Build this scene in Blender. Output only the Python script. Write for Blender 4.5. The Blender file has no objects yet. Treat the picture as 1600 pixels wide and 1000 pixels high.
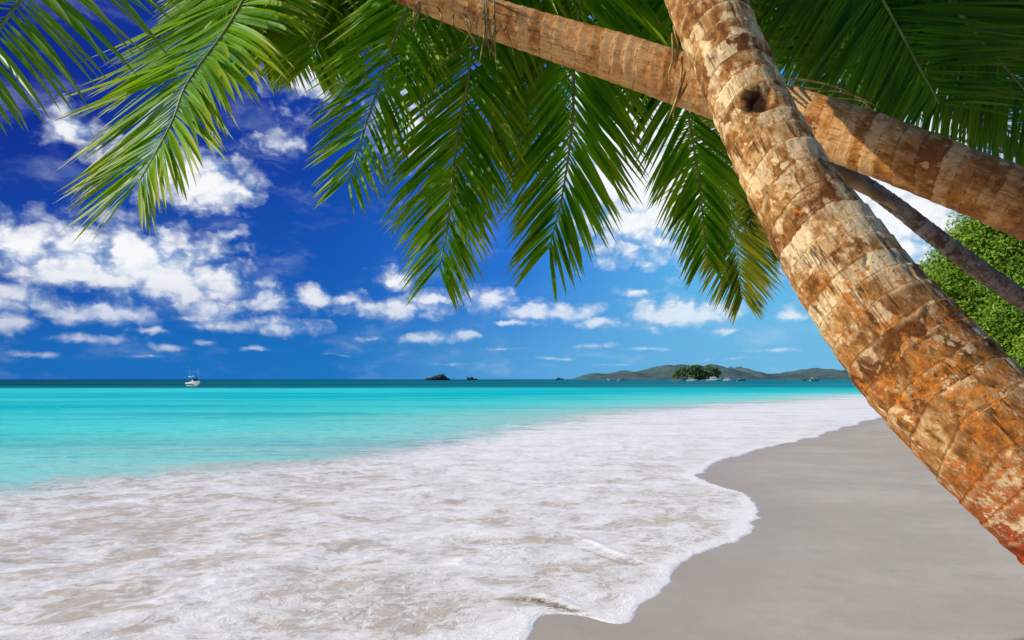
import bpy, math, random
import numpy as np
from mathutils import Vector

scene = bpy.context.scene
COL = scene.collection
H = 1.7            # eye height, metres
FOC = 1600 * 24 / 36.0
HOR = 592.5        # row of the horizon in a 1600 x 1000 frame

def P(px, py, d):
    """world point seen at that place of a 1600x1000 frame at depth d"""
    return Vector(((px - 800) / FOC * d, d, H - (py - HOR) / FOC * d))

def G(px, py, h=0.0):
    d = (H - h) * FOC / (py - HOR)
    return ((px - 800) / FOC * d, d)

# ------------------------------------------------------------------ tags
def tag(o, label=None, cat=None, group=None, kind=None):
    if label: o['label'] = label
    if cat: o['category'] = cat
    if group: o['group'] = group
    if kind: o['kind'] = kind
    return o

def empty(name, loc, label, cat, group=None):
    o = bpy.data.objects.new(name, None)
    o.empty_display_size = 0.2
    COL.objects.link(o)
    o.location = loc
    return tag(o, label, cat, group)

def mesh_obj(name, verts, faces, mat, parent=None, smooth=True, attrs=None, offset=None):
    me = bpy.data.meshes.new(name)
    v = np.asarray(verts, dtype=np.float64)
    if offset is not None:
        v = v - np.asarray(offset)
    if isinstance(faces, np.ndarray):
        n, k = faces.shape
        me.vertices.add(len(v)); me.vertices.foreach_set('co', v.astype(np.float32).ravel())
        me.loops.add(n * k); me.loops.foreach_set('vertex_index', faces.astype(np.int32).ravel())
        me.polygons.add(n)
        me.polygons.foreach_set('loop_start', np.arange(0, n * k, k, dtype=np.int32))
        me.polygons.foreach_set('loop_total', np.full(n, k, dtype=np.int32))
        me.update(calc_edges=True)
    else:
        me.from_pydata([tuple(x) for x in v], [], faces)
        me.update()
    me.polygons.foreach_set('use_smooth', np.full(len(me.polygons), smooth, dtype=bool))
    if attrs:
        for an, a in attrs.items():
            a = np.asarray(a, dtype=np.float32)
            if a.ndim == 1:
                at = me.attributes.new(an, 'FLOAT', 'POINT'); at.data.foreach_set('value', a)
            else:
                at = me.attributes.new(an, 'FLOAT_VECTOR', 'POINT'); at.data.foreach_set('vector', a.ravel())
    me.validate()
    me.materials.append(mat)
    o = bpy.data.objects.new(name, me)
    COL.objects.link(o)
    if parent: o.parent = parent
    return o

# ------------------------------------------------------------------ numpy noise
def _hash(ix, iy, iz, seed):
    n = (ix.astype(np.int64) * 374761393 + iy.astype(np.int64) * 668265263 + iz.astype(np.int64) * 2147483647 + seed * 974711) & 0xffffffff
    n = ((n ^ (n >> 13)) * 1274126177) & 0xffffffff
    n = ((n ^ (n >> 16)) * 2246822519) & 0xffffffff
    return ((n ^ (n >> 15)) & 0xffffff) / float(0xffffff)

def vnoise(x, y, z=None, seed=0):
    x = np.asarray(x, float); y = np.asarray(y, float)
    z = np.zeros_like(x) if z is None else np.asarray(z, float)
    x0, y0, z0 = np.floor(x), np.floor(y), np.floor(z)
    fx, fy, fz = x - x0, y - y0, z - z0
    fx = fx * fx * (3 - 2 * fx); fy = fy * fy * (3 - 2 * fy); fz = fz * fz * (3 - 2 * fz)
    r = 0
    for i in (0, 1):
        for j in (0, 1):
            for k in (0, 1):
                w = (fx if i else 1 - fx) * (fy if j else 1 - fy) * (fz if k else 1 - fz)
                r = r + w * _hash(x0 + i, y0 + j, z0 + k, seed)
    return r * 2 - 1

def fbm(x, y, z=None, seed=0, octv=4, gain=.5):
    r = 0; a = 1; f = 1; s = 0
    for o in range(octv):
        r = r + a * vnoise(np.asarray(x) * f, np.asarray(y) * f, None if z is None else np.asarray(z) * f, seed + o * 17)
        s += a; a *= gain; f *= 2.03
    return r / s

def sstep(a, b, x):
    t = np.clip((x - a) / (b - a), 0, 1)
    return t * t * (3 - 2 * t)

def catmull(pts, n):
    p = np.array([list(q) for q in pts], float)
    p = np.vstack([2 * p[0] - p[1], p, 2 * p[-1] - p[-2]])
    m = len(p) - 3
    out = []
    for t in np.linspace(0, m - 1e-9, n):
        i = int(t); f = t - i
        a, b, c, d = p[i], p[i + 1], p[i + 2], p[i + 3]
        out.append(.5 * ((2 * b) + (-a + c) * f + (2 * a - 5 * b + 4 * c - d) * f ** 2 + (-a + 3 * b - 3 * c + d) * f ** 3))
    out = np.array(out)
    # even spacing
    s = np.concatenate([[0], np.cumsum(np.linalg.norm(np.diff(out[:, :3], axis=0), axis=1))])
    q = np.linspace(0, s[-1], n)
    return np.stack([np.interp(q, s, out[:, k]) for k in range(out.shape[1])], 1)

# ------------------------------------------------------------------ node helpers
class NT:
    def __init__(s, tree):
        s.dim = '3D'; s.t = tree; s.n = tree.nodes; s.l = tree.links
    def node(s, typ, **kw):
        nd = s.n.new(typ)
        for k, v in kw.items(): setattr(nd, k, v)
        return nd
    def put(s, sock, v):
        if isinstance(v, bpy.types.NodeSocket): s.l.new(v, sock)
        elif v is not None:
            if sock.type == 'RGBA' and len(v) == 3: v = (*v, 1)
            sock.default_value = v
    def math(s, op, a, b=None, c=None, clamp=False):
        nd = s.node('ShaderNodeMath', operation=op, use_clamp=clamp)
        for i, v in enumerate((a, b, c)):
            if v is not None: s.put(nd.inputs[i], v)
        return nd.outputs[0]
    def vm(s, op, a, b=None, c=None, scale=None):
        nd = s.node('ShaderNodeVectorMath', operation=op)
        for i, v in enumerate((a, b, c)):
            if v is not None: s.put(nd.inputs[i], v)
        if scale is not None: s.put(nd.inputs['Scale'], scale)
        return nd.outputs['Value'] if op in ('LENGTH', 'DOT_PRODUCT', 'DISTANCE') else nd.outputs['Vector']
    def mix(s, f, a, b, blend='MIX'):
        nd = s.node('ShaderNodeMix', data_type='RGBA', blend_type=blend, clamp_factor=True)
        s.put(nd.inputs[0], f); s.put(nd.inputs[6], a); s.put(nd.inputs[7], b)
        return nd.outputs[2]
    def mixf(s, f, a, b):
        nd = s.node('ShaderNodeMix', data_type='FLOAT', clamp_factor=True)
        s.put(nd.inputs[0], f); s.put(nd.inputs[2], a); s.put(nd.inputs[3], b)
        return nd.outputs[0]
    def step(s, x, a, b, lo=0., hi=1.):
        nd = s.node('ShaderNodeMapRange', interpolation_type='SMOOTHSTEP')
        s.put(nd.inputs[0], x); s.put(nd.inputs[1], a); s.put(nd.inputs[2], b); s.put(nd.inputs[3], lo); s.put(nd.inputs[4], hi)
        return nd.outputs[0]
    def lin(s, x, a, b, lo=0., hi=1.):
        nd = s.node('ShaderNodeMapRange')
        s.put(nd.inputs[0], x); s.put(nd.inputs[1], a); s.put(nd.inputs[2], b); s.put(nd.inputs[3], lo); s.put(nd.inputs[4], hi)
        return nd.outputs[0]
    def noise(s, vec, scale=1., detail=4., rough=.5, dist=0., out='Fac'):
        nd = s.node('ShaderNodeTexNoise', noise_dimensions=s.dim)
        if vec is not None: s.put(nd.inputs['Vector'], vec)
        nd.inputs['Scale'].default_value = scale; nd.inputs['Detail'].default_value = detail
        nd.inputs['Roughness'].default_value = rough; nd.inputs['Distortion'].default_value = dist
        return nd.outputs[0] if out == 'Fac' else nd.outputs['Color']
    def voro(s, vec, scale=1., feature='F1', rand=1., out=0):
        nd = s.node('ShaderNodeTexVoronoi', feature=feature, voronoi_dimensions=s.dim)
        s.put(nd.inputs['Vector'], vec); nd.inputs['Scale'].default_value = scale
        nd.inputs['Randomness'].default_value = rand
        return nd.outputs[out]
    def attr(s, name, vec=False):
        nd = s.node('ShaderNodeAttribute', attribute_name=name)
        return nd.outputs['Vector'] if vec else nd.outputs['Fac']
    def ramp(s, f, stops, interp='LINEAR'):
        nd = s.node('ShaderNodeValToRGB'); cr = nd.color_ramp; cr.interpolation = interp
        while len(cr.elements) < len(stops): cr.elements.new(.5)
        for e, (p, c) in zip(cr.elements, stops):
            e.position = p; e.color = (*c, 1)
        s.put(nd.inputs[0], f)
        return nd.outputs[0]
    def comb(s, x, y, z):
        nd = s.node('ShaderNodeCombineXYZ')
        for i, v in enumerate((x, y, z)): s.put(nd.inputs[i], v)
        return nd.outputs[0]
    def sep(s, v):
        nd = s.node('ShaderNodeSeparateXYZ'); s.put(nd.inputs[0], v); return nd.outputs
    def bump(s, h, strength=.5, dist=.02, normal=None):
        nd = s.node('ShaderNodeBump'); s.put(nd.inputs['Height'], h)
        nd.inputs['Strength'].default_value = strength; nd.inputs['Distance'].default_value = dist
        if normal is not None: s.put(nd.inputs['Normal'], normal)
        return nd.outputs[0]

def srgb(r, g, b):
    f = lambda c: (c / 255 / 12.92) if c / 255 <= .04045 else ((c / 255 + .055) / 1.055) ** 2.4
    return (f(r), f(g), f(b))

def new_mat(name):
    m = bpy.data.materials.new(name); m.use_nodes = True
    nt = NT(m.node_tree); nt.n.clear()
    out = nt.node('ShaderNodeOutputMaterial')
    return m, nt, out

def principled(nt, out, color, rough=.6, spec=.5, normal=None):
    b = nt.node('ShaderNodeBsdfPrincipled')
    nt.put(b.inputs['Base Color'], color); nt.put(b.inputs['Roughness'], rough); nt.put(b.inputs['Specular IOR Level'], spec)
    if normal is not None: nt.put(b.inputs['Normal'], normal)
    nt.l.new(b.outputs[0], out.inputs[0])
    return b

def objco(nt):
    return nt.node('ShaderNodeTexCoord').outputs['Object']

def plain_mat(name, c, rough=.6, spec=.5, var=.25, scale=6.):
    m, nt, out = new_mat(name)
    n = nt.noise(objco(nt), scale, 4)
    col = nt.mix(nt.step(n, .35, .65), [x * (1 - var) for x in c], [min(1, x * (1 + var * .6)) for x in c])
    principled(nt, out, col, rough, spec)
    return m

# ------------------------------------------------------------------ sun and sky
SUN = Vector((-0.85, -0.06, 0.49)).normalized()
SUN_EL = math.asin(SUN.z)
SUN_ROT = math.atan2(SUN.x, SUN.y)
sl = bpy.data.lights.new('sun', 'SUN'); sl.energy = 5.0; sl.angle = math.radians(.5); sl.color = (1, .94, .83)
so = bpy.data.objects.new('sun', sl); COL.objects.link(so)
so.rotation_euler = (-SUN).to_track_quat('-Z', 'Y').to_euler()

SKY_STRENGTH = .1
def build_world():
    w = bpy.data.worlds.new("World"); scene.world = w; w.use_nodes = True
    nt = NT(w.node_tree); nt.n.clear(); nt.dim = '2D'
    out = nt.node('ShaderNodeOutputWorld'); bg = nt.node('ShaderNodeBackground')
    bg.inputs['Strength'].default_value = SKY_STRENGTH
    nt.l.new(bg.outputs[0], out.inputs[0])
    sky = nt.node('ShaderNodeTexSky', sky_type='NISHITA')
    sky.sun_disc = False; sky.sun_elevation = SUN_EL; sky.sun_rotation = SUN_ROT
    sky.air_density = 1.0; sky.dust_density = .3; sky.ozone_density = 2.0
    d = nt.node('ShaderNodeTexCoord').outputs['Generated']
    x, y, z = nt.sep(d)
    az = nt.math('ARCTAN2', x, y)
    el = nt.math('ARCTAN2', z, nt.math('SQRT', nt.math('ADD', nt.math('MULTIPLY', x, x), nt.math('MULTIPLY', y, y))))
    # graded tropical blue: azimuth x elevation
    k = 1 / SKY_STRENGTH
    def sc(c): return tuple(v * k for v in srgb(*c))
    fa = nt.lin(az, -.65, .65)
    low = nt.ramp(fa, [(0, sc((4, 104, 186))), (.3, sc((14, 116, 194))), (.55, sc((88, 166, 222))), (.8, sc((112, 186, 226))), (1, sc((120, 190, 226)))])
    mid = nt.ramp(fa, [(0, sc((10, 68, 166))), (.3, sc((16, 88, 182))), (.5, sc((36, 116, 212))), (.72, sc((96, 184, 236))), (1, sc((96, 180, 230)))])
    top = nt.ramp(fa, [(0, sc((8, 34, 138))), (.3, sc((12, 58, 160))), (.5, sc((26, 96, 205))), (.7, sc((70, 160, 228))), (.85, sc((48, 130, 190))), (1, sc((30, 100, 160)))])
    for rmp in (low, mid, top):
        pass
    g = nt.mix(nt.step(el, .0, .17), low, mid)
    g = nt.mix(nt.step(el, .12, .36), g, top)
    base = nt.mix(.985, sky.outputs[0], g)
    # clouds: soft puffs at fixed directions of the sky
    e3 = nt.comb(az, el, 0)
    nA = nt.noise(nt.vm('MULTIPLY', e3, (1, 1.5, 1)), 9, 6, .6, out='Color')
    nB = nt.noise(nt.vm('MULTIPLY', e3, (1, 1.35, 1)), 34, 5, .6, out='Color')
    wv = nt.vm('ADD', nt.vm('SCALE', nt.vm('SUBTRACT', nA, (.5, .5, .5)), scale=.055), nt.vm('SCALE', nt.vm('SUBTRACT', nB, (.5, .5, .5)), scale=.016))
    wv = nt.vm('MULTIPLY', wv, (1, .7, 0))
    # smaller warp near the horizon, where clouds are far
    wv = nt.vm('SCALE', wv, scale=nt.lin(el, 0.01, .2, .35, 1.05))
    pv = nt.vm('ADD', e3, wv)
    clouds = [
        # px, py, rx, ry, strength
        (40, 395, 120, 70, .74), (120, 415, 120, 55, .95), (225, 420, 110, 62, 1.0), (275, 440, 105, 68, 1.0), (325, 482, 62, 40, .68),
        (145, 490, 82, 24, .98), (15, 470, 75, 34, .66), (12, 507, 52, 14, .9),
        (312, 288, 80, 50, 1.0), (365, 303, 55, 22, .62), (105, 205, 55, 36, .80), (180, 235, 70, 34, .55),
        (408, 465, 40, 30, .84), (484, 470, 38, 22, .92), (432, 512, 76, 16, .84), (340, 510, 80, 16, .5),
        (622, 488, 84, 20, .88), (545, 470, 30, 16, .72), (612, 440, 36, 24, .72), (672, 470, 36, 20, .78),
        (665, 531, 62, 10, .82), (735, 523, 26, 7, .85),
        (762, 476, 48, 22, .86), (850, 490, 90, 18, .84), (935, 507, 32, 9, .85), (800, 505, 50, 7, .6),
        (1062, 497, 84, 28, 1.0), (1008, 455, 34, 10, .66), (1225, 490, 36, 14, .75), (1150, 520, 60, 8, .5),
        (1010, 255, 100, 150, 1.3), (1000, 180, 120, 80, 1.1), (1390, 330, 150, 130, 1.15), (640, 200, 70, 90, .66),
        (440, 220, 80, 44, .36), (480, 110, 70, 90, .82), (130, 530, 120, 12, .5), (258, 541, 50, 8, .62), (325, 535, 24, 6, .6),
        (60, 553, 80, 7, .5), (395, 546, 36, 5, .55), (930, 539, 52, 6, .62), (1010, 546, 60, 5, .5), (575, 528, 40, 5, .45), (790, 545, 50, 4, .45),
        (1215, 548, 70, 6, .42), (360, 370, 50, 18, .42), (220, 555, 50, 5, .4), (700, 568, 50, 4, .4), (860, 560, 60, 4, .4), (1140, 560, 60, 4, .4),
        (240, 517, 50, 8, .5), (540, 556, 60, 4, .35), (960, 570, 60, 3, .35)]
    D = None
    for (px, py, rx, ry, s_) in clouds:
        u = (px - 800) / FOC; v = (HOR - py) / FOC
        a0 = math.atan(u); e0 = math.atan(v / math.sqrt(1 + u * u))
        ra = rx / FOC * math.cos(a0) ** 2; re = ry / FOC * math.cos(a0) * math.cos(e0)
        q = nt.vm('MULTIPLY_ADD', pv, (1 / ra, 1 / re, 0), (-a0 / ra, -e0 / re, 0))
        if ry > 15: q = nt.vm('MAXIMUM', q, nt.vm('MULTIPLY', q, (-1, -1.5, 0)))
        t = nt.math('MULTIPLY_ADD', nt.vm('LENGTH', q), -.8, s_)
        D = t if D is None else nt.math('MAXIMUM', D, t)
    fz = nt.noise(nt.vm('MULTIPLY', e3, (1, 1.5, 1)), 32, 8, .6, .2)
    Dn = nt.math('ADD', D, nt.math('MULTIPLY', nt.math('SUBTRACT', fz, .5), .50))
    wq = nt.vm('ADD', e3, nt.vm('SCALE', nt.vm('SUBTRACT', nB, (.5, .5, .5)), scale=.03))
    puff = nt.math('SUBTRACT', .62, nt.voro(nt.vm('MULTIPLY', wq, (1, 1.35, 1)), 30, 'SMOOTH_F1'))
    puff2 = nt.math('SUBTRACT', .55, nt.voro(nt.vm('MULTIPLY', wq, (1, 1.3, 1)), 75, 'SMOOTH_F1'))
    bil = nt.math('ADD', nt.math('MULTIPLY', puff, .75), nt.math('MULTIPLY', puff2, .38))
    Dn = nt.math('ADD', Dn, bil)
    al = nt.math('POWER', nt.step(Dn, .04, .98), .95)
    # faint high veil
    veil = nt.noise(nt.vm('MULTIPLY', pv, (1.0, 3.2, 1)), 7, 6, .6)
    veil = nt.math('MULTIPLY', nt.step(veil, .50, .85), .24)
    body = nt.noise(nt.vm('MULTIPLY', pv, (1, 1.6, 1)), 24, 8, .64)
    shade = nt.math('ADD', nt.math('MULTIPLY', nt.step(Dn, .25, .95), .5), nt.math('ADD', nt.math('MULTIPLY', nt.step(body, .35, .65), .32), nt.math('MULTIPLY', nt.step(bil, -.05, .35), .4)))
    ccol = nt.mix(shade, sc((128, 176, 220)), sc((252, 253, 254)))
    al = nt.math('MAXIMUM', nt.math('MULTIPLY', nt.math('MULTIPLY', al, .96), nt.lin(el, .03, .15, .42, 1.)), veil)
    up = nt.step(el, -.02, .01)
    col = nt.mix(nt.math('MULTIPLY', al, up), base, ccol)
    nt.l.new(col, bg.inputs['Color'])
    w.cycles.sampling_method = 'MANUAL'; w.cycles.sample_map_resolution = 512
build_world()

# ------------------------------------------------------------------ camera
cam = bpy.data.cameras.new('camera'); co = bpy.data.objects.new('camera', cam); COL.objects.link(co)
co.location = (0, 0, H); co.rotation_euler = (math.radians(90), 0, 0)
cam.lens = 24; cam.sensor_width = 36; cam.shift_y = (HOR - 500) / 1600
cam.clip_start = .05; cam.clip_end = 90000
scene.camera = co
scene.cycles.use_adaptive_sampling = True; scene.cycles.adaptive_threshold = .03; scene.cycles.max_bounces = 4; scene.cycles.diffuse_bounces = 2; scene.cycles.glossy_bounces = 2; scene.cycles.transmission_bounces = 4
scene.cycles.caustics_reflective = False; scene.cycles.caustics_refractive = False
scene.view_settings.view_transform = 'Standard'; scene.view_settings.look = 'None'
scene.view_settings.exposure = 0; scene.view_settings.gamma = 1

# ------------------------------------------------------------------ shoreline fields
shore_px = [(800, 1040), (835, 985), (848, 962), (900, 962), (975, 977), (1005, 950), (1052, 908), (1066, 882), (1105, 862), (1150, 842), (1178, 822), (1188, 805),
            (1180, 788), (1160, 772), (1120, 757), (1090, 745), (1100, 732), (1150, 712), (1200, 699), (1255, 688), (1300, 674), (1340, 662), (1378, 654)]
shore = [(-60, -200), (-22, -60), (-8, -12), (-3.2, -2.5), (-1.2, 1.2)] + [G(*p) for p in shore_px] + [(27, 39), (48, 52), (100, 75), (260, 120), (900, 220), (4000, 600)]
foamline_px = [(-350, 795), (0, 768), (140, 748), (300, 735), (450, 724), (560, 712), (700, 690), (800, 671), (900, 655), (1000, 643), (1100, 635), (1200, 628), (1270, 623), (1340, 618)]
foamline = [(-90, -200), (-40, -60), (-22, -14), (-14, 2)] + [G(*p) for p in foamline_px] + [(72, 88), (150, 112), (320, 165), (900, 290), (4000, 700)]
shore_s = catmull(shore, 700)[:, :2]
def dens(poly, sub=8):
    p = np.array(poly, float); p = np.vstack([2 * p[0] - p[1], p, 2 * p[-1] - p[-2]])
    out = []
    for i in range(1, len(p) - 2):
        a, b, c, d = p[i - 1], p[i], p[i + 1], p[i + 2]
        # centripetal-ish: clamp tangents so uneven spacing does not overshoot
        l = np.linalg.norm(c - b)
        m1 = (c - a); m1 = m1 / (np.linalg.norm(m1) + 1e-9) * l
        m2 = (d - b); m2 = m2 / (np.linalg.norm(m2) + 1e-9) * l
        for f in np.linspace(0, 1, sub, endpoint=False):
            h00 = 2 * f ** 3 - 3 * f ** 2 + 1; h10 = f ** 3 - 2 * f ** 2 + f; h01 = -2 * f ** 3 + 3 * f ** 2; h11 = f ** 3 - f ** 2
            out.append(h00 * b + h10 * m1 + h01 * c + h11 * m2)
    out.append(p[-2])
    return np.array(out)
shore_s = dens(shore, 6); foam_s = dens(foamline, 4)

def signed(poly, X, Y):
    """distance to the polyline; positive on its left (sea) side"""
    shp = X.shape; X = X.ravel(); Y = Y.ravel()
    best = np.full(X.shape, 1e18)
    for i in range(len(poly) - 1):
        ax, ay = poly[i]; bx, by = poly[i + 1]
        dx, dy = bx - ax, by - ay
        t = np.clip(((X - ax) * dx + (Y - ay) * dy) / (dx * dx + dy * dy + 1e-12), 0, 1)
        q = (X - ax - t * dx) ** 2 + (Y - ay - t * dy) ** 2
        best = np.minimum(best, q)
    # even-odd test of the closed land polygon (land lies to the right)
    pl = np.vstack([poly, [[9000, poly[-1][1]], [9000, -9000], [poly[0][0], -9000]]])
    ins = np.zeros(X.shape, bool)
    n = len(pl); j = n - 1
    for i in range(n):
        xi, yi = pl[i]; xj, yj = pl[j]
        c = ((yi > Y) != (yj > Y)) & (X < (xj - xi) * (Y - yi) / (yj - yi + 1e-15) + xi)
        ins ^= c; j = i
    return (np.sqrt(best) * np.where(ins, -1, 1)).reshape(shp)

def grid_axes(row_px, col_step, far):
    near = np.concatenate([np.linspace(-60, -6, 14), np.linspace(-5, 1.4, 14), np.linspace(1.7, 3.9, 26)])
    inv = np.arange(1 / 4.0, 1 / 260., -row_px / 1160.)
    Y = np.concatenate([near, 1 / inv, np.array([300, 360, 450, 600, 900, 1500, 3000, 8000, 20000, 60000.])])
    Y = Y[Y <= far]
    ui = np.arange(-.84, .8401, col_step)
    uo = np.concatenate([np.linspace(.87, 1.6, 22), np.linspace(1.7, 4, 20), np.linspace(4.5, 20, 14)])
    u = np.concatenate([-uo[::-1], ui, uo])
    return u, Y

def sheet(row_px, col_step, far):
    u, Yr = grid_axes(row_px, col_step, far)
    wd = np.where(Yr > 0, np.sqrt(Yr ** 2 + 1.2), 1.1 + np.abs(Yr) * .2)
    X = u[None, :] * wd[:, None]; Y = np.repeat(Yr[:, None], len(u), 1)
    r, c = X.shape
    idx = np.arange(r * c).reshape(r, c)
    F = np.stack([idx[:-1, :-1], idx[:-1, 1:], idx[1:, 1:], idx[1:, :-1]], -1).reshape(-1, 4)
    return X, Y, F

def shore_dist(X, Y):
    d = signed(shore_s, X, Y)
    sc_ = np.clip(np.hypot(X, Y) / 8, .5, 12)
    near = np.exp(-(d / 2.5) ** 2)
    w = .10 * fbm(X * 1.1, Y * 1.1, seed=3, octv=3) + .05 * fbm(X * 5, Y * 5, seed=5, octv=3)
    return d + w * near * np.minimum(sc_, 3)

def sand_height(X, Y, d):
    inl = np.maximum(-d, 0)
    z = np.where(d > 0, -.035 * np.minimum(d, 60), 0.018 * inl + .012 * np.maximum(inl - 4, 0))
    z = np.minimum(z, 2.2 + 0 * z)
    return z + .012 * fbm(X * .7, Y * .7, seed=11, octv=3) * sstep(.3, 2, inl) + .004 * fbm(X * 3.1, Y * 3.1, seed=13, octv=3) * sstep(.1, .8, inl)

# --- sand
X, Y, F = sheet(1.6, .0055, 60000)
d = shore_dist(X, Y)
Z = sand_height(X, Y, d)
fl = d.ravel()[F].min(1) < 3.0
V = np.stack([X, Y, Z], -1).reshape(-1, 3)

def compact(V, F, arrs):
    used = np.unique(F); mp = np.full(len(V), -1); mp[used] = np.arange(len(used))
    return V[used], mp[F], {k: a[used] for k, a in arrs.items()}

def sand_material():
    m, nt, out = new_mat('wet_sand'); nt.dim = '2D'
    c = objco(nt); dd = nt.attr('shore')
    n1 = nt.noise(nt.vm('MULTIPLY', c, (.6, 1.1, 1)), .7, 5, .55, .4)
    n2 = nt.noise(nt.vm('MULTIPLY', c, (1.0, 1.7, 1)), 2.6, 8, .66, .2)
    n3 = nt.noise(c, 220, 3, .7)
    col = nt.mix(nt.step(n1, .3, .7), (.475, .410, .325), (.565, .495, .40))
    col = nt.mix(nt.math('MULTIPLY', nt.step(n2, .45, .75), .5), col, (.40, .355, .30))
    col = nt.mix(nt.math('MULTIPLY', nt.step(n3, .42, .66), .4), col, (.66, .60, .51))
    col = nt.mix(nt.math('MULTIPLY', nt.step(nt.noise(c, 75, 4, .75), .5, .7), .3), col, (.30, .26, .21))
    # dark specks
    sp = nt.voro(c, 26, out=0)
    col = nt.mix(nt.math('MULTIPLY', nt.step(sp, .10, .04), nt.step(nt.noise(c, 3.1, 2), .5, .62)), col, (.14, .11, .085))
    wet = nt.step(nt.math('ADD', dd, nt.math('MULTIPLY', nt.math('SUBTRACT', n1, .5), .8)), -1.1, -.02)
    col = nt.mix(nt.math('MULTIPLY', wet, .34), col, (.36, .30, .24))
    rough = nt.mixf(wet, .75, .55)
    h = nt.math('ADD', nt.math('MULTIPLY', n2, .6), nt.math('MULTIPLY', n3, .12))
    principled(nt, out, col, rough, .1, nt.bump(h, .35, .02))
    return m
v2, f2, a2 = compact(V, F[fl], {'shore': d.ravel()})
sand = mesh_obj('beach_sand', v2, f2, sand_material(), attrs=a2)
tag(sand, 'smooth wet grey beige sand of the beach right of the foam', 'beach', kind='structure')

# --- water
X, Y, F = sheet(.85, .0026, 60000)
d = shore_dist(X, Y)
d2 = signed(foam_s, X, Y)
far_fade = 1 / (1 + (np.hypot(X, Y) / 35) ** 2)
lipn = .6 + .5 * fbm(X * 2.3, Y * 2.3, seed=21, octv=3)
Z = np.where(d > 0, .004 + .006 * lipn * sstep(0, .06, d) * np.exp(-np.maximum(d - .05, 0) / .2), d * .5)
sw = sstep(.3, 2.0, d)
Z = Z + sw * far_fade * (.022 * fbm(X * .8, Y * 1.7, seed=31, octv=4) + .012 * fbm(X * 4.2, Y * 6.5, seed=33, octv=3))
# open water: long low ripples
Z = Z + sstep(-1, 3, d2) * far_fade * .03 * fbm(X * .35, Y * 1.5, seed=35, octv=4)
# small bores running up the sand
def ridge(px_pts, hgt, wid):
    line = dens([G(*p) for p in px_pts], 6)
    best = np.full(X.size, 1e9); al = np.zeros(X.size)
    xs, ys = X.ravel(), Y.ravel()
    for i in range(len(line) - 1):
        ax, ay = line[i]; bx, by = line[i + 1]; dx, dy = bx - ax, by - ay
        t = np.clip(((xs - ax) * dx + (ys - ay) * dy) / (dx * dx + dy * dy), 0, 1)
        q = np.hypot(xs - ax - t * dx, ys - ay - t * dy)
        k = q < best; best = np.where(k, q, best); al = np.where(k, (i + t) / (len(line) - 1), al)
    nn = fbm(xs * 6, ys * 6, seed=int(px_pts[0][0]), octv=3)
    g = np.exp(-(best * (1 + .4 * nn) / wid) ** 2) * np.sin(np.pi * np.clip(al, .02, .98)) ** .5
    return (hgt * g * (1 + .7 * nn)).reshape(X.shape), g.reshape(X.shape)
r1, g1 = ridge([(770, 945), (800, 928), (850, 930), (900, 950), (950, 968)],   .007, .05)
r2, g2 = ridge([(850, 848), (880, 835), (920, 845), (960, 862), (1010, 880)], .012, .05)
r3, g3 = ridge([(1000, 878), (1040, 884), (1062, 882)], .01, .05)
r4, g4 = ridge([(660, 905), (720, 880), (800, 862), (850, 850)], .008, .16)
r5, g5 = ridge([(250, 960), (350, 905), (430, 880), (520, 850), (600, 830)], .01, .22)
Z = Z + (r1 + r2 + r3 + r4 + r5) * sstep(.02, .2, d)
churn = ridge([(790, 940), (830, 938), (890, 955), (935, 966)], 1, .06)[1]
churn2 = ridge([(895, 852), (930, 866), (970, 880), (1010, 886)], 1, .03)[1] * .4
churn = np.maximum(churn, churn2)
crest = np.maximum.reduce([g2 * .5, g3 * .7, g5 * .6, g4 * .5]) * np.clip(.6 + 1.3 * fbm(X * 7, Y * 7, seed=77, octv=3), 0, 1)

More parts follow.
